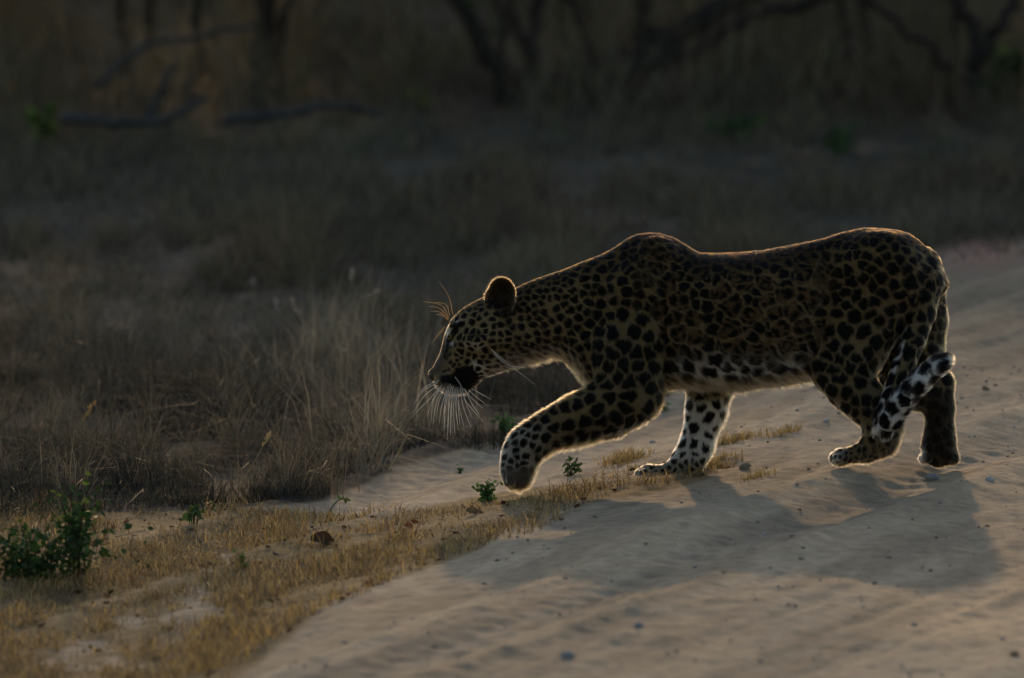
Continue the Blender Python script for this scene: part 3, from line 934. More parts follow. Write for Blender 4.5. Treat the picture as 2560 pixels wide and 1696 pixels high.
for (x0, y0), (x1_, y1_), sag in wl:
    mx, my = (x0 + x1_) / 2 + sag * 0.8 * np.sign(y1_ - y0), (y0 + y1_) / 2 + (-abs(sag) * 0.5 if x1_ < x0 - 25 else abs(sag) * -0.4)
    dpt = near_d + rng.normal() * 6
    whisker([(x0, y0, dpt + 8), (mx, my, dpt - 16), (x1_, y1_, dpt - 24 + rng.normal() * 14)], 0.00095, WH)
for P in ([(1132, 786, -30), (1122, 742, -44), (1097, 703, -52)], [(1122, 796, -28), (1104, 764, -40), (1058, 754, -50)], [(1121, 798, -26), (1100, 772, -36), (1070, 766, -44)], [(1119, 800, -26), (1098, 780, -32), (1078, 779, -40)],
          [(1124, 790, 24), (1115, 762, 34), (1085, 756, 44)], [(1120, 801, 20), (1108, 790, 28), (1090, 786, 34)], [(1108, 826, -30), (1094, 840, -40), (1080, 858, -46)], [(1112, 818, -28), (1098, 832, -36), (1086, 848, -40)],
          [(1228, 874, -84), (1268, 908, -108), (1338, 962, -122)], [(1234, 884, -82), (1268, 912, -104), (1316, 920, -110)]):
    whisker(P, 0.0011 if P[0][0] > 1200 else 0.00115, WH if P[0][0] > 1200 else (0.75, 0.55, 0.3))

# ------------------------------------------------------------------ vegetation
SUNLIT = None
# tall dry grass behind and beside the track: nobody could count it
gs = Soup()


def scatter(n, x0, x1, y0, y1, poly):
    x = x0 + (x1 - x0) * rng.random(n); y = y0 + (y1 - y0) * rng.random(n)
    z = height(x, y, False)
    P = np.stack([x, y, z], 1)
    a, b = project(P)
    m = in_poly(a, b + 40 * (noise(x * 2.5, y * 1.0, 0, 61) - .5) + sstep(1500, 2100, a) * (120 * (noise(x * 2.2, y * .35, 0, 30) - .5) - 25 * np.abs(rng.normal(size=len(a)))), poly)
    return P[m]


for (n, y0, y1, hw_, hmin, hmax, w) in ((170000, -0.6, 4.0, 2.2, .03, .13, .0028), (130000, 4.0, 10.0, 2.8, .04, .14, .0040), (80000, 10, 17, 3.4, .03, .12, .006), (36000, 17, 30, 4.8, .15, .5, .010)):
    P = scatter(n, -hw_ - 0.6, hw_ + 0.4, y0, y1, TALL)
    cl = noise(P[:, 0] * 2.6, P[:, 1] * 1.3 * (1 if y0 < 4 else .28), 0, 62); cl2 = noise(P[:, 0] * 7, P[:, 1] * 4 * (1 if y0 < 4 else .3), 0, 63)
    keep_ = rng.random(len(P)) < (0.05 if y0 < 4 else 0.4) + 1.1 * sstep(0.38, 0.66, 0.6 * cl + 0.4 * cl2)
    P = P[keep_]; cl = cl[keep_]; cl2 = cl2[keep_]
    a, b = project(P)
    edge = np.interp(a, [p[0] for p in TALL[:17]], [p[1] for p in TALL[:17]]) - b
    h = (hmin + (hmax - hmin) * rng.random(len(P)) ** 1.7) * (0.25 + 1.5 * sstep(.25, .8, 0.5 * cl + 0.5 * cl2)) * (0.5 + 0.5 * sstep(-5, 80, edge))
    warm = noise(P[:, 0] * 1.1, P[:, 1] * 0.5, 0, 64)[:, None]
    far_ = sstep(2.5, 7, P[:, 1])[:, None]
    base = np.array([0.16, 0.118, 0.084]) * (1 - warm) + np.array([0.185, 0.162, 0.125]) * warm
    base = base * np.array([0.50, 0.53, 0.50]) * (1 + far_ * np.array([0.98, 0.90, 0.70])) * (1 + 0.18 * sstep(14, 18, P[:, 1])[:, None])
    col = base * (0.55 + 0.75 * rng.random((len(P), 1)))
    dark = rng.random(len(P)) < 0.38
    col[dark] *= 0.5
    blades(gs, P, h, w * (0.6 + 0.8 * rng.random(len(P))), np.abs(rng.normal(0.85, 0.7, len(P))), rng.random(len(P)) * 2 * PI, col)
# coarse pale tufts along the near edge of the tall grass
for i in range(250):
    px, py = (rng.uniform(-150, 1090), rng.uniform(800, 1260)) if i < 150 else (rng.normal(880, 130), rng.uniform(860, 1150))
    if not in_poly(np.array([px]), np.array([py]), TALL)[0]: continue
    c = ground_at(px, py); m_ = int(rng.integers(25, 75)); k_ = rng.uniform(.6, 1.2)
    P = np.stack([c[0] + rng.normal(size=m_) * .025, c[1] + rng.normal(size=m_) * .03, np.full(m_, c[2] - .005)], 1)
    tone = rng.uniform(.5, 1.25) * (1 if i < 150 else 1.35)
    blades(gs, P, k_ * (0.07 + 0.15 * rng.random(m_)), np.full(m_, .0022), np.abs(rng.normal(0.9, 0.5, m_)), rng.random(m_) * 2 * PI, cvar(np.array([0.21, 0.172, 0.118]) * tone, m_, .35, .08), 1.2)
    if i >= 150 and i % 2:
        blades(gs, P[:5], 0.16 + 0.16 * rng.random(5), np.full(5, .0026), np.abs(rng.normal(0.35, 0.3, 5)), rng.random(5) * 2 * PI, cvar(np.array([0.36, 0.31, 0.23]), 5, .25, .05), 1.0)
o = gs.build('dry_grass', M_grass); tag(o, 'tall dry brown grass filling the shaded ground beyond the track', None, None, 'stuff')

# short golden verge grass
vs = Soup()
for (n, y0, y1, hw_, hmul, tmul) in ((210000, -5.2, 0.9, 2.2, 1.0, 0.0),):
    P = scatter(n, -hw_, 0.9, y0, y1, VERGE)
    a, b = project(P)
    m = in_poly(a + rng.normal(size=len(P)) * 60, b + rng.normal(size=len(P)) * 24, VERGE)
    for hpoly in HOLES: m &= ~in_poly(a + 130 * (noise(P[:, 0] * 14, P[:, 1] * 7, 0, 24) - .5) + rng.normal(size=len(P)) * 14, b + 60 * (noise(P[:, 0] * 11, P[:, 1] * 6, 0, 25) - .5) + rng.normal(size=len(P)) * 7, hpoly)
    cl = noise(P[:, 0] * 3.4, P[:, 1] * 1.6, 0, 71); cl2 = noise(P[:, 0] * 11, P[:, 1] * 6, 0, 72)
    m &= rng.random(len(P)) < sstep(0.30, 0.56, 0.5 * cl + 0.5 * cl2 + 0.05) * 0.93 + 0.06
    P = P[m]; cl = cl[m]; cl2 = cl2[m]
    h = (0.007 + 0.034 * rng.random(len(P)) ** 2.2) * (0.4 + 1.1 * cl2)
    g = noise(P[:, 0] * 2.1, P[:, 1] * 1.2, 0, 73)[:, None]
    base = np.array([0.56, 0.365, 0.125]) * (1 - 0.5 * g) + np.array([0.30, 0.27, 0.16]) * 0.5 * g
    brown = rng.random(len(P)) < 0.4
    base = np.where(brown[:, None], np.array([0.22, 0.145, 0.075]), base)
    col = base * (0.4 + 0.9 * rng.random((len(P), 1)))
    blades(vs, P, h, 0.0025 * (0.6 + 0.8 * rng.random(len(P))), np.abs(rng.normal(0.9, 0.6, len(P))), rng.random(len(P)) * 2 * PI, col)
for (cx, cy, rx, ry, n) in ((1835, 1103, 70, 7, 420), (1790, 1165, 55, 14, 420), (1960, 1085, 50, 5, 160), (1560, 1150, 60, 12, 500), (1890, 1195, 40, 5, 120)):
    a = cx + rx * np.clip(rng.normal(size=n) * .5, -1.2, 1.2); b = cy - 0.22 * (a - cx) + ry * np.clip(rng.normal(size=n) * .5, -1.2, 1.2)
    P = ground_at(a, b)
    base = np.array([0.50, 0.35, 0.14]) * (0.35 + 0.8 * rng.random((n, 1)))
    blades(vs, P, 0.008 + 0.028 * rng.random(n) ** 2, 0.0025 * (0.6 + .8 * rng.random(n)), np.abs(rng.normal(0.8, 0.6, n)), rng.random(n) * 2 * PI, base)
o = vs.build('verge_grass', M_grass); tag(o, 'short golden dry grass on the verge along the sandy track', None, None, 'stuff')


# crumbs of dead leaf on the verge, and grit on the track
ls = Soup()
P = scatter(2600, -2.2, 0.9, -5.0, 1.2, VERGE)
P[:, 2] = height(P[:, 0], P[:, 1]) + 0.004
leaves(ls, P, 0.006 + 0.02 * rng.random(len(P)) ** 2, cvar((0.14, 0.075, 0.04), len(P), .5, .2), 0.0, 0.6, None, 0.75)
tag(ls.build('leaf_litter', M_litter), 'crumbs of dead brown leaves lying in the verge grass', None, None, 'stuff')
gr = Soup()
n = 3200
x, y = rng.uniform(-1.4, 2.6, n), rng.uniform(-4.9, 8, n)
m = x > edge_x(y) - 0.05
x, y = x[m], y[m]; n = len(x)
z = height(x, y); r = 0.0015 + 0.005 * rng.random(n) ** 3
OC = np.array([(1, 0, 0), (0, 1, 0), (-1, 0, 0), (0, -1, 0), (0, 0, .7), (0, 0, -.7)])
OT = np.array([(0, 1, 4), (1, 2, 4), (2, 3, 4), (3, 0, 4), (1, 0, 5), (2, 1, 5), (3, 2, 5), (0, 3, 5)])
V = np.stack([x, y, z + r * .3], 1)[:, None] + OC[None] * r[:, None, None] * (0.7 + 0.6 * rng.random((n, 6, 1)))
gr.add(V.reshape(-1, 3), None, (OT[None] + (np.arange(n) * 6)[:, None, None]).reshape(-1, 3), np.repeat(cvar((0.27, 0.23, 0.19), n, .5, .12), 6, 0))
tag(gr.build('gravel', M_stone, None, False), 'fine grit strewn over the sandy track', None, None, 'stuff')


# small weeds and shrubs
GREEN, DGREEN, YGREEN = (0.085, 0.17, 0.045), (0.06, 0.11, 0.035), (0.13, 0.16, 0.03)


def weed(name, base, hgt, spread, nst, nleaf, size, col, label, cat, group=None, bend=0.4, tip=0.0):
    base = np.asarray(base, float)
    e = empty(name, base, label, cat, group)
    st, lf = Soup(), Soup()
    for i in range(nst):
        az = rng.random() * 2 * PI; ln = hgt * (0.6 + 0.45 * rng.random()); out = spread * (0.2 + 0.8 * rng.random())
        top = np.array([math.cos(az) * out, math.sin(az) * out, ln * (1 - bend * 0.3 * rng.random())])
        mid = top * np.array([0.35, 0.35, 0.6])
        b0 = np.array([top[0] * .3, top[1] * .3, -0.01])
        pts = spline([b0, mid, top], 6)
        tube(st, pts, np.linspace(max(0.0016, hgt * 0.012), 0.0008, 6), 5, (0.07, 0.06, 0.03))
        nl = max(2, int(nleaf / nst))
        t = ((0.25 if nleaf < 300 else 0.04) + (0.75 if nleaf < 300 else 0.96) * rng.random(nl)); k_ = np.clip((t * 5).astype(int), 0, 4); f_ = (t * 5 - k_)[:, None]
        p = pts[k_] * (1 - f_) + pts[k_ + 1] * f_
        p = p + rng.normal(size=p.shape) * size * (0.35 if nleaf < 300 else 1.1)
        p[:, 2] = np.maximum(p[:, 2], 0.004)
        leaves(lf, p, size * (0.6 + 0.7 * rng.random(nl)), cvar(col, nl, 0.35, 0.15) + np.array(YGREEN) * (rng.random((nl, 1)) < tip) * 0.8, 0.1, 0.55)
    st.build('stem', M_leaf, e); o_ = lf.build('foliage', M_leaf, e)
    return e


# leafy shrub at the lower left: an upright plant and a spreading one
b = ground_at(190, 1420)
weed('leafy_shrub', b, 0.215, 0.11, 15, 520, 0.017, (0.036, 0.078, 0.021), 'upright bushy green shrub with layered leafy tips in the dry grass at the verge', 'shrub', tip=0.1)
b = ground_at(75, 1445)
weed('spreading_shrub', b, 0.125, 0.30, 30, 900, 0.019, (0.036, 0.074, 0.02), 'low spreading dark green shrub at the foot of the upright shrub', 'shrub', tip=0.12)
for (px, py, h, sp_, ns, nl, sz, c, lb) in (
        (1222, 1254, .045, .042, 9, 110, .016, GREEN, 'small leafy green weed on the verge just under the lifted forepaw'),
        (1262, 1095, .06, .06, 9, 110, .022, GREEN, 'blurred green weed behind the whiskers at the edge of the sand'),
        (1010, 1010, .07, .05, 6, 46, .022, GREEN, 'green weed in the grass in front of the muzzle'),
        (1420, 1190, .045, .045, 6, 44, .018, DGREEN, 'low reddish green weed on the sand between the forelegs'),
        (610, 1415, .030, .030, 5, 30, .016, (0.08, 0.17, 0.03), 'tiny bright green seedling among the golden verge grass'),
        (380, 1410, .032, .05, 6, 40, .016, DGREEN, 'flat dark green weed beside the spreading shrub'),
        (480, 1310, .05, .05, 6, 40, .018, DGREEN, 'dull green weed at the edge of the tall brown grass'),
        (1655, 1020, .03, .02, 4, 18, .016, GREEN, 'tiny green sprout seen in the gap between the forelegs'),
        (1150, 1175, .018, .016, 4, 12, .012, GREEN, 'tiny green seedling on the bare sand patch')):
    weed('green_weed', ground_at(px, py), h, sp_, ns, nl, sz, c, lb, 'weed')
# a nodding sprig
b = ground_at(812, 1306)
e = empty('green_sprig', b, 'single nodding green sprig leaning right on the sandy verge', 'plant')
st, lf = Soup(), Soup()
pts = spline([(0, 0, -.005), (.012, 0, .028), (.030, 0, .052), (.050, -.005, .060)], 8)
tube(st, pts, np.linspace(.0022, .001, 8), 6, (0.09, 0.13, 0.04))
lp = pts[[5, 6, 6, 7, 7, 7]] ; leaves(lf, lp, np.array([.014, .018, .016, .018, .016, .014]), cvar((.12, .16, .05), 6), 0.4, 0.5)
st.build('stem', M_leaf, e); lf.build('leaf', M_leaf, e)


def stalk(base, top, label, plume=0.05, col=(0.42, 0.29, 0.12), r=0.0014, sag=0.0):
    base, top = np.asarray(base, float), np.asarray(top, float)
    e = empty('grass_stalk', base, label, 'grass stalk', 'single tall grass stalks in front of the brown grass')
    d = top - base
    pts = spline([(0, 0, -0.01), d * 0.45 + np.array([-sag, 0, abs(sag) * .6]), d], 10)
    s = Soup(); tube(s, pts, np.linspace(r, r * 0.5, 10), 5, col); s.build('stem', M_grass, e)
    n = 26
    t = 1 - (plume / max(np.linalg.norm(d), .01)) * rng.random(n); p = pts[-1][None] * t[:, None] + (pts[-3] * 0)[None]
    p = pts[-1] + (pts[-2] - pts[-1])[None] / np.linalg.norm(pts[-2] - pts[-1]) * (plume * rng.random(n))[:, None]
    s = Soup(); aim = np.tile(d / np.linalg.norm(d), (n, 1))
    leaves(s, p, np.full(n, 0.013) * (0.6 + rng.random(n)), cvar(np.array(col) * 1.15, n, .3), -0.2, 0.28, aim * 1.6)
    s.build('seed_head', M_grass, e)


for (bx, by, tx, ty, lb, pl, sag, c) in (
        (172, 1160, 234, 1012, 'golden grass stalk arching right above the upright shrub', .06, .012, (.42, .28, .12)),
        (570, 1275, 672, 1090, 'pale grass stalk leaning right at the edge of the brown grass', .035, .0, (.42, .32, .17)),
        (505, 1300, 524, 1262, 'short straw stalk with a bent tip by the dull green weed', .012, .0, (.45, .33, .17)),
        (262, 850, 266, 782, 'pale stalk standing upright in the dark grass, topped by a thick head', .03, .0, (.38, .36, .3)),
        (780, 905, 730, 752, 'pale grass stalk tilted left, highest of the clump', .05, -.01, (.4, .36, .27)),
        (705, 860, 690, 755, 'greyish grass stalk with forked head', .03, .0, (.36, .36, .32)),
        (640, 800, 632, 700, 'thin grey stalk standing in the shaded grass', .03, .0, (.33, .31, .26)),
        (770, 840, 940, 730, 'long pale stalk bowing to the right before the face', .06, .01, (.36, .3, .22)),
        (860, 860, 880, 675, 'thin tall stalk upright in front of the grass slope', .04, .0, (.34, .32, .27)),
        (950, 960, 866, 880, 'curved pale stalk in the fluffy grass by the muzzle', .05, .0, (.4, .33, .22)),
        (470, 985, 476, 940, 'short white-tipped stalk in the dark brown grass', .02, .0, (.5, .48, .42))):
    g0 = ground_at(bx, by)
    t0 = at(tx, ty, g0[1] - 0.05)
    stalk(g0, t0, lb, pl, c, 0.0016, sag)


# ------------------------------------------------------------------ stones and dead leaves on the ground
stone_meshes = []
for k_ in range(6):
    bm = bmesh.new(); bmesh.ops.create_icosphere(bm, subdivisions=2, radius=1)
    V = np.array([v.co[:] for v in bm.verts]); T = [[l.vert.index for l in f.loops] for f in bm.faces]; bm.free()
    V = V * (1 + 0.5 * (noise(V[:, 0] * 1.6 + 9 * k_, V[:, 1] * 1.6, V[:, 2] * 1.6, 80 + k_) - 0.5))[:, None] * np.array([1, 0.8, 0.55])
    cc = [(0.33, 0.32, 0.31), (0.24, 0.22, 0.20), (0.30, 0.235, 0.17), (0.48, 0.45, 0.41), (0.22, 0.15, 0.10), (0.31, 0.305, 0.30)][k_]
    o = mesh_np('pebble', V, None, T, M_stone, True, np.tile(np.array(cc), (len(V), 1)))
    stone_meshes.append(o.data); bpy.data.objects.remove(o)


def pebble(px, py, w, kind, label, group=None, name='pebble', flat=1.0):
    p = ground_at(px, py)
    o = bpy.data.objects.new(name, stone_meshes[kind]); COL.objects.link(o)
    dist = p[1] - CAM_Y; r = 0.85 * w * dist / FPX / 2
    o.scale = (r, r * 1.1, r * flat); o.location = (p[0], p[1], p[2] + r * 0.25)
    o.rotation_euler = (rng.normal() * .2, rng.normal() * .2, rng.random() * 6.28)
    tag(o, label, 'pebble', group)


for a in ((2330, 1200, 46, 0, 'long bluish grey stone just in front of the far hind paw'), (2474, 1197, 34, 3, 'pale stone at the right of the hind paws on the track'),
          (1910, 1332, 16, 3, 'small whitish pebble alone on the middle of the track'), (1598, 1568, 34, 0, 'grey stone on the lit lower part of the track'),
          (1418, 1643, 44, 5, 'flat blue-grey stone at the bottom of the track'), (2286, 1566, 26, 5, 'grey stone at the lower right on the lit track'),
          (2536, 1640, 34, 4, 'brown clod in the bottom right corner of the track'), (2066, 1055, 22, 3, 'white pebble behind the near hind leg under the belly'),
          (1632, 1108, 20, 3, 'pale blue-white stone on the sand seen between the forelegs'), (1862, 1171, 40, 2, 'pinkish stone lying behind the planted forefoot'),
          (2464, 985, 24, 4, 'dark clod on the track right of the tail'), (2395, 1163, 10, 1, 'tiny dark grit beside the far hind paw'), (2000, 1275, 13, 2, 'brownish pebble on the track below the belly shadow'),
          (2004, 1398, 20, 2, 'tan pebble on the shaded middle track'), (2222, 1396, 18, 2, 'tan pebble right of the middle of the shaded track'), (1736, 1420, 16, 0, 'small bluish pebble at the rim of the shadow')):
    pebble(*a)
for i in range(26):
    px, py = rng.uniform(1150, 2560), rng.uniform(1240, 1690)
    if px < 560 + (1696 - py) * 2.1 + 60: continue
    pebble(px, py, rng.uniform(4, 10), int(rng.integers(0, 6)), 'small pebble embedded in the sandy track', 'small pebbles scattered over the sandy track')
for i in range(14):
    px, py = rng.uniform(2400, 2560), rng.uniform(900, 1200)
    pebble(px, py, rng.uniform(5, 11), int(rng.integers(0, 6)), 'small clod on the churned sand right of the hind legs', 'small clods on the churned sand')


def dead_leaf(px, py, w, col, label, curl=0.35, tilt=0.5, rz=0.0):
    p = ground_at(px, py); size = w * (p[1] - CAM_Y) / FPX
    nu, nv = 9, 7; V = []
    for i in range(nu):
        u = i / (nu - 1)
        for j in range(nv):
            v_ = j / (nv - 1) * 2 - 1
            wd = math.sin(PI * min(1, u * 0.96 + 0.04)) ** 0.8 * 0.36
            V.append(((u - .5), v_ * wd, curl * (abs(v_) * wd + 0.6 * (u - .5) ** 2) + 0.03 * rng.normal()))
    V = np.array(V) * size
    Q = [[i * nv + j, (i + 1) * nv + j, (i + 1) * nv + j + 1, i * nv + j + 1] for i in range(nu - 1) for j in range(nv - 1)]
    o = mesh_np('dead_leaf', V, Q, None, M_leaf, True, np.tile(np.array(col), (len(V), 1)) * (0.8 + 0.4 * rng.random((len(V), 1))))
    o.location = (p[0], p[1], p[2] + size * 0.16); o.rotation_euler = (tilt, 0.1, rz)
    tag(o, label, 'dead leaf', 'dead leaves on the verge')


dead_leaf(806, 1362, 62, (0.06, 0.035, 0.02), 'big dark curled dead leaf lying on the golden verge', 0.5, 0.7, 0.15)
dead_leaf(1022, 1322, 26, (0.20, 0.06, 0.03), 'small red-brown dead leaf on the golden grass', 0.4, 0.9, 0.5)
dead_leaf(1185, 1288, 44, (0.16, 0.11, 0.06), 'dull brown dead leaf below the green weed by the paw', 0.3, 0.4, 0.1)
dead_leaf(905, 1437, 32, (0.28, 0.13, 0.04), 'orange-brown dead leaf near the sand edge', 0.4, 0.6, 0.9)
dead_leaf(925, 1465, 24, (0.16, 0.06, 0.03), 'dark reddish dead leaf just below the orange-brown one', 0.4, 0.6, -0.4)
dead_leaf(500, 1356, 20, (0.09, 0.06, 0.035), 'tiny brown dead leaf left of the dark curled one', 0.4, 0.6, 1.2)
dead_leaf(1395, 1238, 30, (0.40, 0.22, 0.05), 'yellow-brown dead leaf in the grass between the forefeet', 0.4, 0.7, 0.3)
dead_leaf(670, 1376, 16, (0.12, 0.06, 0.03), 'little dark dead leaf above the bright green seedling', 0.4, 0.6, 0.2)
dead_leaf(960, 1165, 40, (0.10, 0.085, 0.085), 'grey dead leaf at the edge of the brown grass by the sand patch', 0.4, 0.5, 0.4)

# ------------------------------------------------------------------ trees and bushes behind
BARK = (0.035, 0.028, 0.024)


def limb(s, P, r0, r1, n=14, wob=0.02):
    pts = spline(P, n); pts[1:-1] += rng.normal(size=(n - 2, 3)) * wob
    tube(s, pts, np.linspace(r0, r1, n), 8, BARK, 0.25)
    return pts


def crown(lf, c, rad, n, size, col, yel=0.05):
    nc_ = max(5, int(n / 45))
    cc = rng.normal(size=(nc_, 3)); cc /= np.linalg.norm(cc, axis=1, keepdims=True); cc *= (0.35 + 0.65 * rng.random((nc_, 1)) ** 0.6)
    cc = np.asarray(c)[None] + cc * np.asarray(rad)[None]
    k_ = rng.integers(0, nc_, n)
    p = cc[k_] + rng.normal(size=(n, 3)) * np.asarray(rad)[None] * 0.13
    cl = cvar(col, n, 0.4, 0.15); yy = rng.random(n) < yel
    cl[yy] = cvar((0.30, 0.22, 0.03), yy.sum(), 0.3)
    leaves(lf, p, size * (0.6 + 0.8 * rng.random(n)), cl, 0.4, 0.55)


def bush(name, x, y, hgt, wid, nl, col, label, cat, stems=None, group=None, zlow=0.5, yel=0.04, size=0.09):
    z = float(height(np.array(x), np.array(y), False))
    base = np.array([x, y, z]); e = empty(name, base, label, cat, group)
    s, lf = Soup(), Soup()
    tips = []
    if stems is None:
        for i in range(4):
            az = rng.random() * 2 * PI; o_ = wid * (0.25 + 0.6 * rng.random())
            r0_ = rng.uniform(.1, .45)
            P = [(r0_ * math.cos(az), r0_ * math.sin(az), -0.1), (r0_ * .6 * math.cos(az) + o_ * .3 * math.cos(az), r0_ * .6 * math.sin(az) + o_ * .3 * math.sin(az), hgt * .3), (o_ * math.cos(az), o_ * math.sin(az), hgt * (.6 + .3 * rng.random()))]
            pts = limb(s, P, 0.022, 0.008); tips.append(pts[-1])
            for j in range(3):
                q0 = pts[5 + 3 * j]; dr = rng.normal(size=3) * wid * 0.4; dr[2] = abs(dr[2]) * .7 + .15
                limb(s, [q0, q0 + dr * .5 + np.array([0, 0, .05]), q0 + dr], 0.018, 0.005, 8)
    else:
        for P, r0, r1 in stems:
            W_ = np.array([at(a, b_, y + dy) for a, b_, dy in P]) - base
            limb(s, W_, r0, r1, 16, 0.012)
    crown(lf, (0, 0, (hgt + zlow) / 2), (wid, wid * 0.8, (hgt - zlow) / 2), nl, size, col, yel)
    s.build('trunk', M_bark, e); lf.build('crown', M_leaf, e)
    return e


# the forked tree behind the shoulders: low limbs rise to the right and left
YT = 15.6
fork = [([(1262, 262, 0), (1272, 225, 0), (1235, 160, 0), (1180, 80, 0), (1130, -30, 0), (1090, -220, .2)], .055, .034),
        ([(1265, 262, 0), (1300, 235, 0), (1330, 140, 0), (1345, 20, 0), (1350, -200, -.2)], .046, .026),
        ([(1268, 268, 0), (1330, 245, 0), (1480, 190, .1), (1640, 110, .1), (1780, 40, .2), (1960, -80, .3), (2200, -330, .4)], .085, .04),
        ([(1450, 205, .1), (1590, 175, 0), (1740, 120, -.1), (1880, 40, -.1), (2030, 0, -.2), (2200, -60, -.2)], .05, .02),
        ([(1262, 258, 0), (1252, 190, .1), (1262, 90, .2), (1240, -60, .3)], .024, .014),
        ([(1560, 150, .1), (1600, 60, .1), (1660, -60, .2)], .024, .012), ([(1640, 112, .1), (1600, 20, .1), (1590, -80, .2)], .022, .012),
        ([(1480, 195, .1), (1470, 100, .1), (1430, 0, .2), (1420, -120, .2)], .022, .012)]
g0 = ground_at(1266, 262)
bush('forked_tree', g0[0], g0[1], 3.6, 1.7, 2300, (0.05, 0.075, 0.025), 'forked low tree with dark limbs sweeping right behind the shoulders', 'tree', fork, None, 0.75, 0.05)
g1 = ground_at(660, 235)
bush('slender_tree', g1[0], g1[1], 3.7, 1.3, 1900, (0.045, 0.07, 0.025), 'slender dark trunk rising straight left of the forked tree', 'tree',
     [([(655, 245, 0), (662, 150, 0), (668, 60, 0), (672, -60, 0), (660, -400, 0)], .055, .03), ([(664, 130, 0), (700, 60, 0), (760, -60, .1)], .02, .01), ([(700, 250, 0), (712, 200, 0), (705, 120, 0), (730, 0, .1)], .03, .012)], None, 0.7)
bush('left_bush', -2.9, 17.0, 3.6, 1.3, 2000, (0.045, 0.07, 0.025), 'dark leafy bush at the top left corner of the view', 'bush', None, None, 0.35)
bush('leaning_tree', 2.55, 17.2, 3.4, 1.5, 2000, (0.045, 0.075, 0.025), 'leafy tree at the top right with foliage hanging low', 'tree',
     [([(2420, 215, 0), (2440, 120, 0), (2400, 0, 0), (2300, -150, 0)], .04, .03), ([(2440, 150, 0), (2520, 40, 0), (2600, -100, 0)], .03, .02), ([(2380, 180, 0), (2250, 60, 0), (2100, -30, 0)], .02, .012)], None, 0.45)
NTH = ['first', 'second', 'third', 'fourth', 'fifth', 'sixth', 'seventh', 'eighth', 'ninth', 'tenth', 'eleventh']
TH = [(-5.2, 19.5, 3.7, 1.7), (-3.4, 21.0, 4.1, 1.8), (-1.5, 20.2, 3.9, 1.6), (0.3, 21.4, 4.3, 1.8), (2.0, 20.8, 4.5, 1.7), (4.1, 20.2, 4.2, 1.8), (6.0, 22.0, 4.0, 1.9), (-7.2, 21.5, 4.0, 1.9)]
TH.sort()
for i, (x, y, h, w) in enumerate(TH):
    bush('thicket_bush', x, y, h, w, 3200, (0.045, 0.065, 0.025), 'dense bush of the thicket closing off the grass, %s from the left' % NTH[i], 'bush', None, 'bushes of the thicket along the back', 0.5 + 0.2 * rng.random(), 0.03, 0.11)

for i, (x, y, h, w) in enumerate([(-7.8, 28.0, 9.0, 2.8), (-3.6, 27.0, 8.4, 2.6), (0.2, 28.5, 9.0, 2.7), (3.6, 27.5, 8.6, 2.5), (7.6, 29.0, 9.0, 2.8)]):  # unseen trees added to thin the sunlight reaching the track
    bush('sun_filter_tree', x, y, h, w, (3000, 2600, 8000, 7500, 6000)[i], (0.045, 0.065, 0.025), 'added unseen tree filtering the low sun behind the thicket, %s from the left' % NTH[i], 'tree', None, 'added unseen trees filtering the sun behind the thicket', 3.6, 0.03, 0.12)
for i in range(11):  # added out of view to keep low sun off the back grass
    bush('sun_block_tree', -15 + 3 * i + rng.uniform(-.6, .6), 50 + rng.uniform(-3, 3), 8.6 + rng.uniform(-.6, .6), 2.8, 6500, (0.045, 0.065, 0.025), 'added unseen far tree blocking low sun from the grass, %s from the left' % NTH[i], 'tree', None, 'added unseen far trees blocking the low sun', 0.2, 0.03, 0.26)

for i in range(10):  # unseen row added behind the viewpoint to cut sky light on the leopard
    bush('sky_shade_tree', -25 + 5.5 * i + rng.uniform(-.8, .8), -30 + rng.uniform(-2, 2), 18 + rng.uniform(-2, 2), 4.2, 3600, (0.04, 0.06, 0.022), 'added unseen tree behind the camera dimming the sky light, %s of its row' % NTH[i], 'tree', None, 'added unseen trees dimming the sky light on the leopard', 0.6, 0.02, 0.5)

# dead wood on the ground
def dead_branch(name, P, y, r0, r1, label):
    e0 = at(P[0][0], P[0][1], y + P[0][2]); s = Soup()
    W_ = np.array([at(a, b_, y + dy) for a, b_, dy in P]) - e0
    pts = spline(W_, 18); pts[1:-1] += rng.normal(size=(16, 3)) * 0.006
    tube(s, pts, np.linspace(r0, r1, 18), 8, (0.06, 0.057, 0.054), 0.3)
    o_ = s.build(name, M_bark); o_.location = e0; tag(o_, label, 'branch', 'dead grey branches lying in the grass')


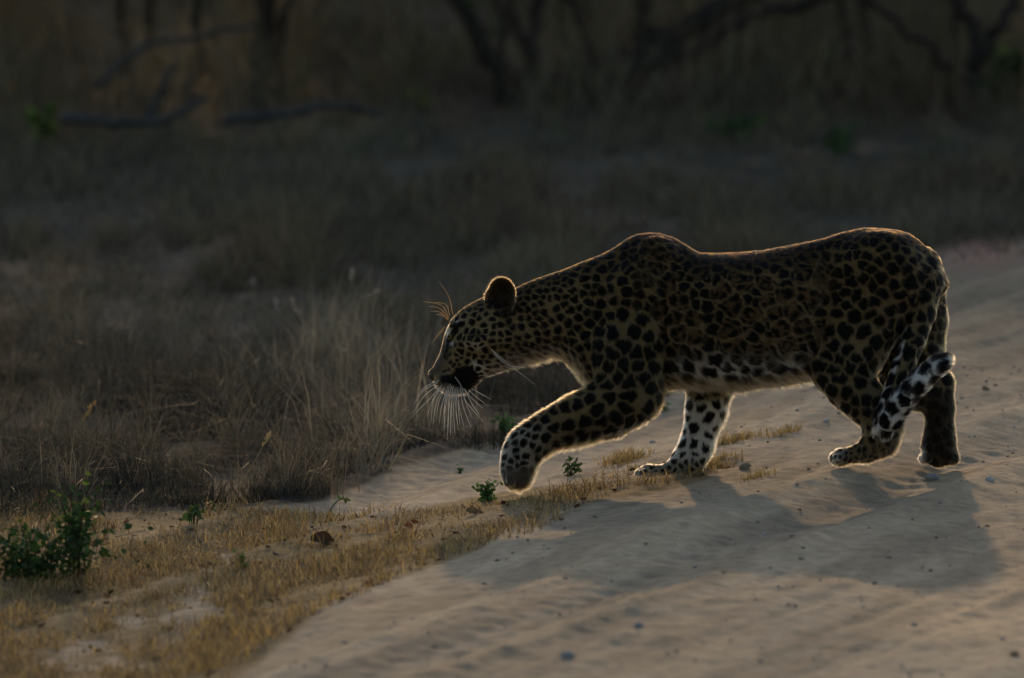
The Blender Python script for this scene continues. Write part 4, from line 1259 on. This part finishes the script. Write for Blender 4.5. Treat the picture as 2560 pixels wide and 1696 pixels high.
dead_branch('dead_branch', [(150, 300, 0), (330, 306, 0), (440, 288, .05), (520, 245, .1)], 14.2, .026, .012, 'grey fallen branch lying flat in the grass, its end lifting right')
dead_branch('dead_branch', [(560, 300, 0), (700, 285, 0), (840, 266, .05), (960, 282, .1)], 14.4, .024, .012, 'grey fallen branch lying left of the forked tree')
dead_branch('dead_branch', [(240, 225, 0), (290, 165, 0), (370, 118, 0), (480, 92, 0), (640, 66, .1)], 15.0, .018, .010, 'thin grey branch arching up from the grass to the slender trunk')
dead_branch('dead_branch', [(372, 300, 0), (400, 225, 0), (440, 150, 0)], 14.6, .018, .010, 'short dark branch propped upright on the fallen branch')

# leafy sprigs standing out against the grass
for (px, py, yy, h, sp_, n, sz, c, lb, tip) in (
        (105, 372, 9.5, .24, .09, 60, .05, (0.07, 0.11, 0.02), 'yellow-green sapling at the left edge in front of the dark grass', .5),
        (740, 232, 12.0, .10, .06, 22, .05, (0.05, 0.13, 0.05), 'small bright green sapling below the slender trunk', .0),
        (950, 205, 13.0, .08, .05, 12, .045, (0.34, 0.18, 0.03), 'orange-leaved sprig left of the forked tree', .3),
        (1045, 262, 12.5, .10, .05, 14, .045, (0.16, 0.16, 0.02), 'yellowish sprig at the foot of the forked tree', .4),
        (1850, 345, 10.5, .14, .12, 40, .05, (0.04, 0.09, 0.03), 'dark green sapling on the slope above the withers', .1),
        (2095, 370, 10.5, .12, .10, 26, .05, (0.05, 0.09, 0.03), 'small green sapling above the back, right of the dark green one', .1),
        (2060, 165, 14.0, .16, .16, 46, .06, (0.05, 0.085, 0.02), 'loose green sapling high on the slope under the branch tips', .2),
        (2470, 245, 12.5, .30, .24, 150, .06, (0.045, 0.085, 0.022), 'broad leafy sapling at the top right edge', .12),
        (20, 260, 12.0, .08, .05, 10, .045, (0.4, 0.2, 0.02), 'orange-leaved sprig at the far left edge', .3)):
    p = at(px, py, yy); p[2] = float(height(p[0], p[1], False))
    # the ground there, so that the sapling stands where the photo shows its leaves
    q_ = ground_at(px, py + 20)
    weed('sapling', q_, h, sp_, 6, int(n * 1.5), sz * 1.15, tuple(0.95 * v for v in c), lb, 'sapling', None, 0.4, tip)
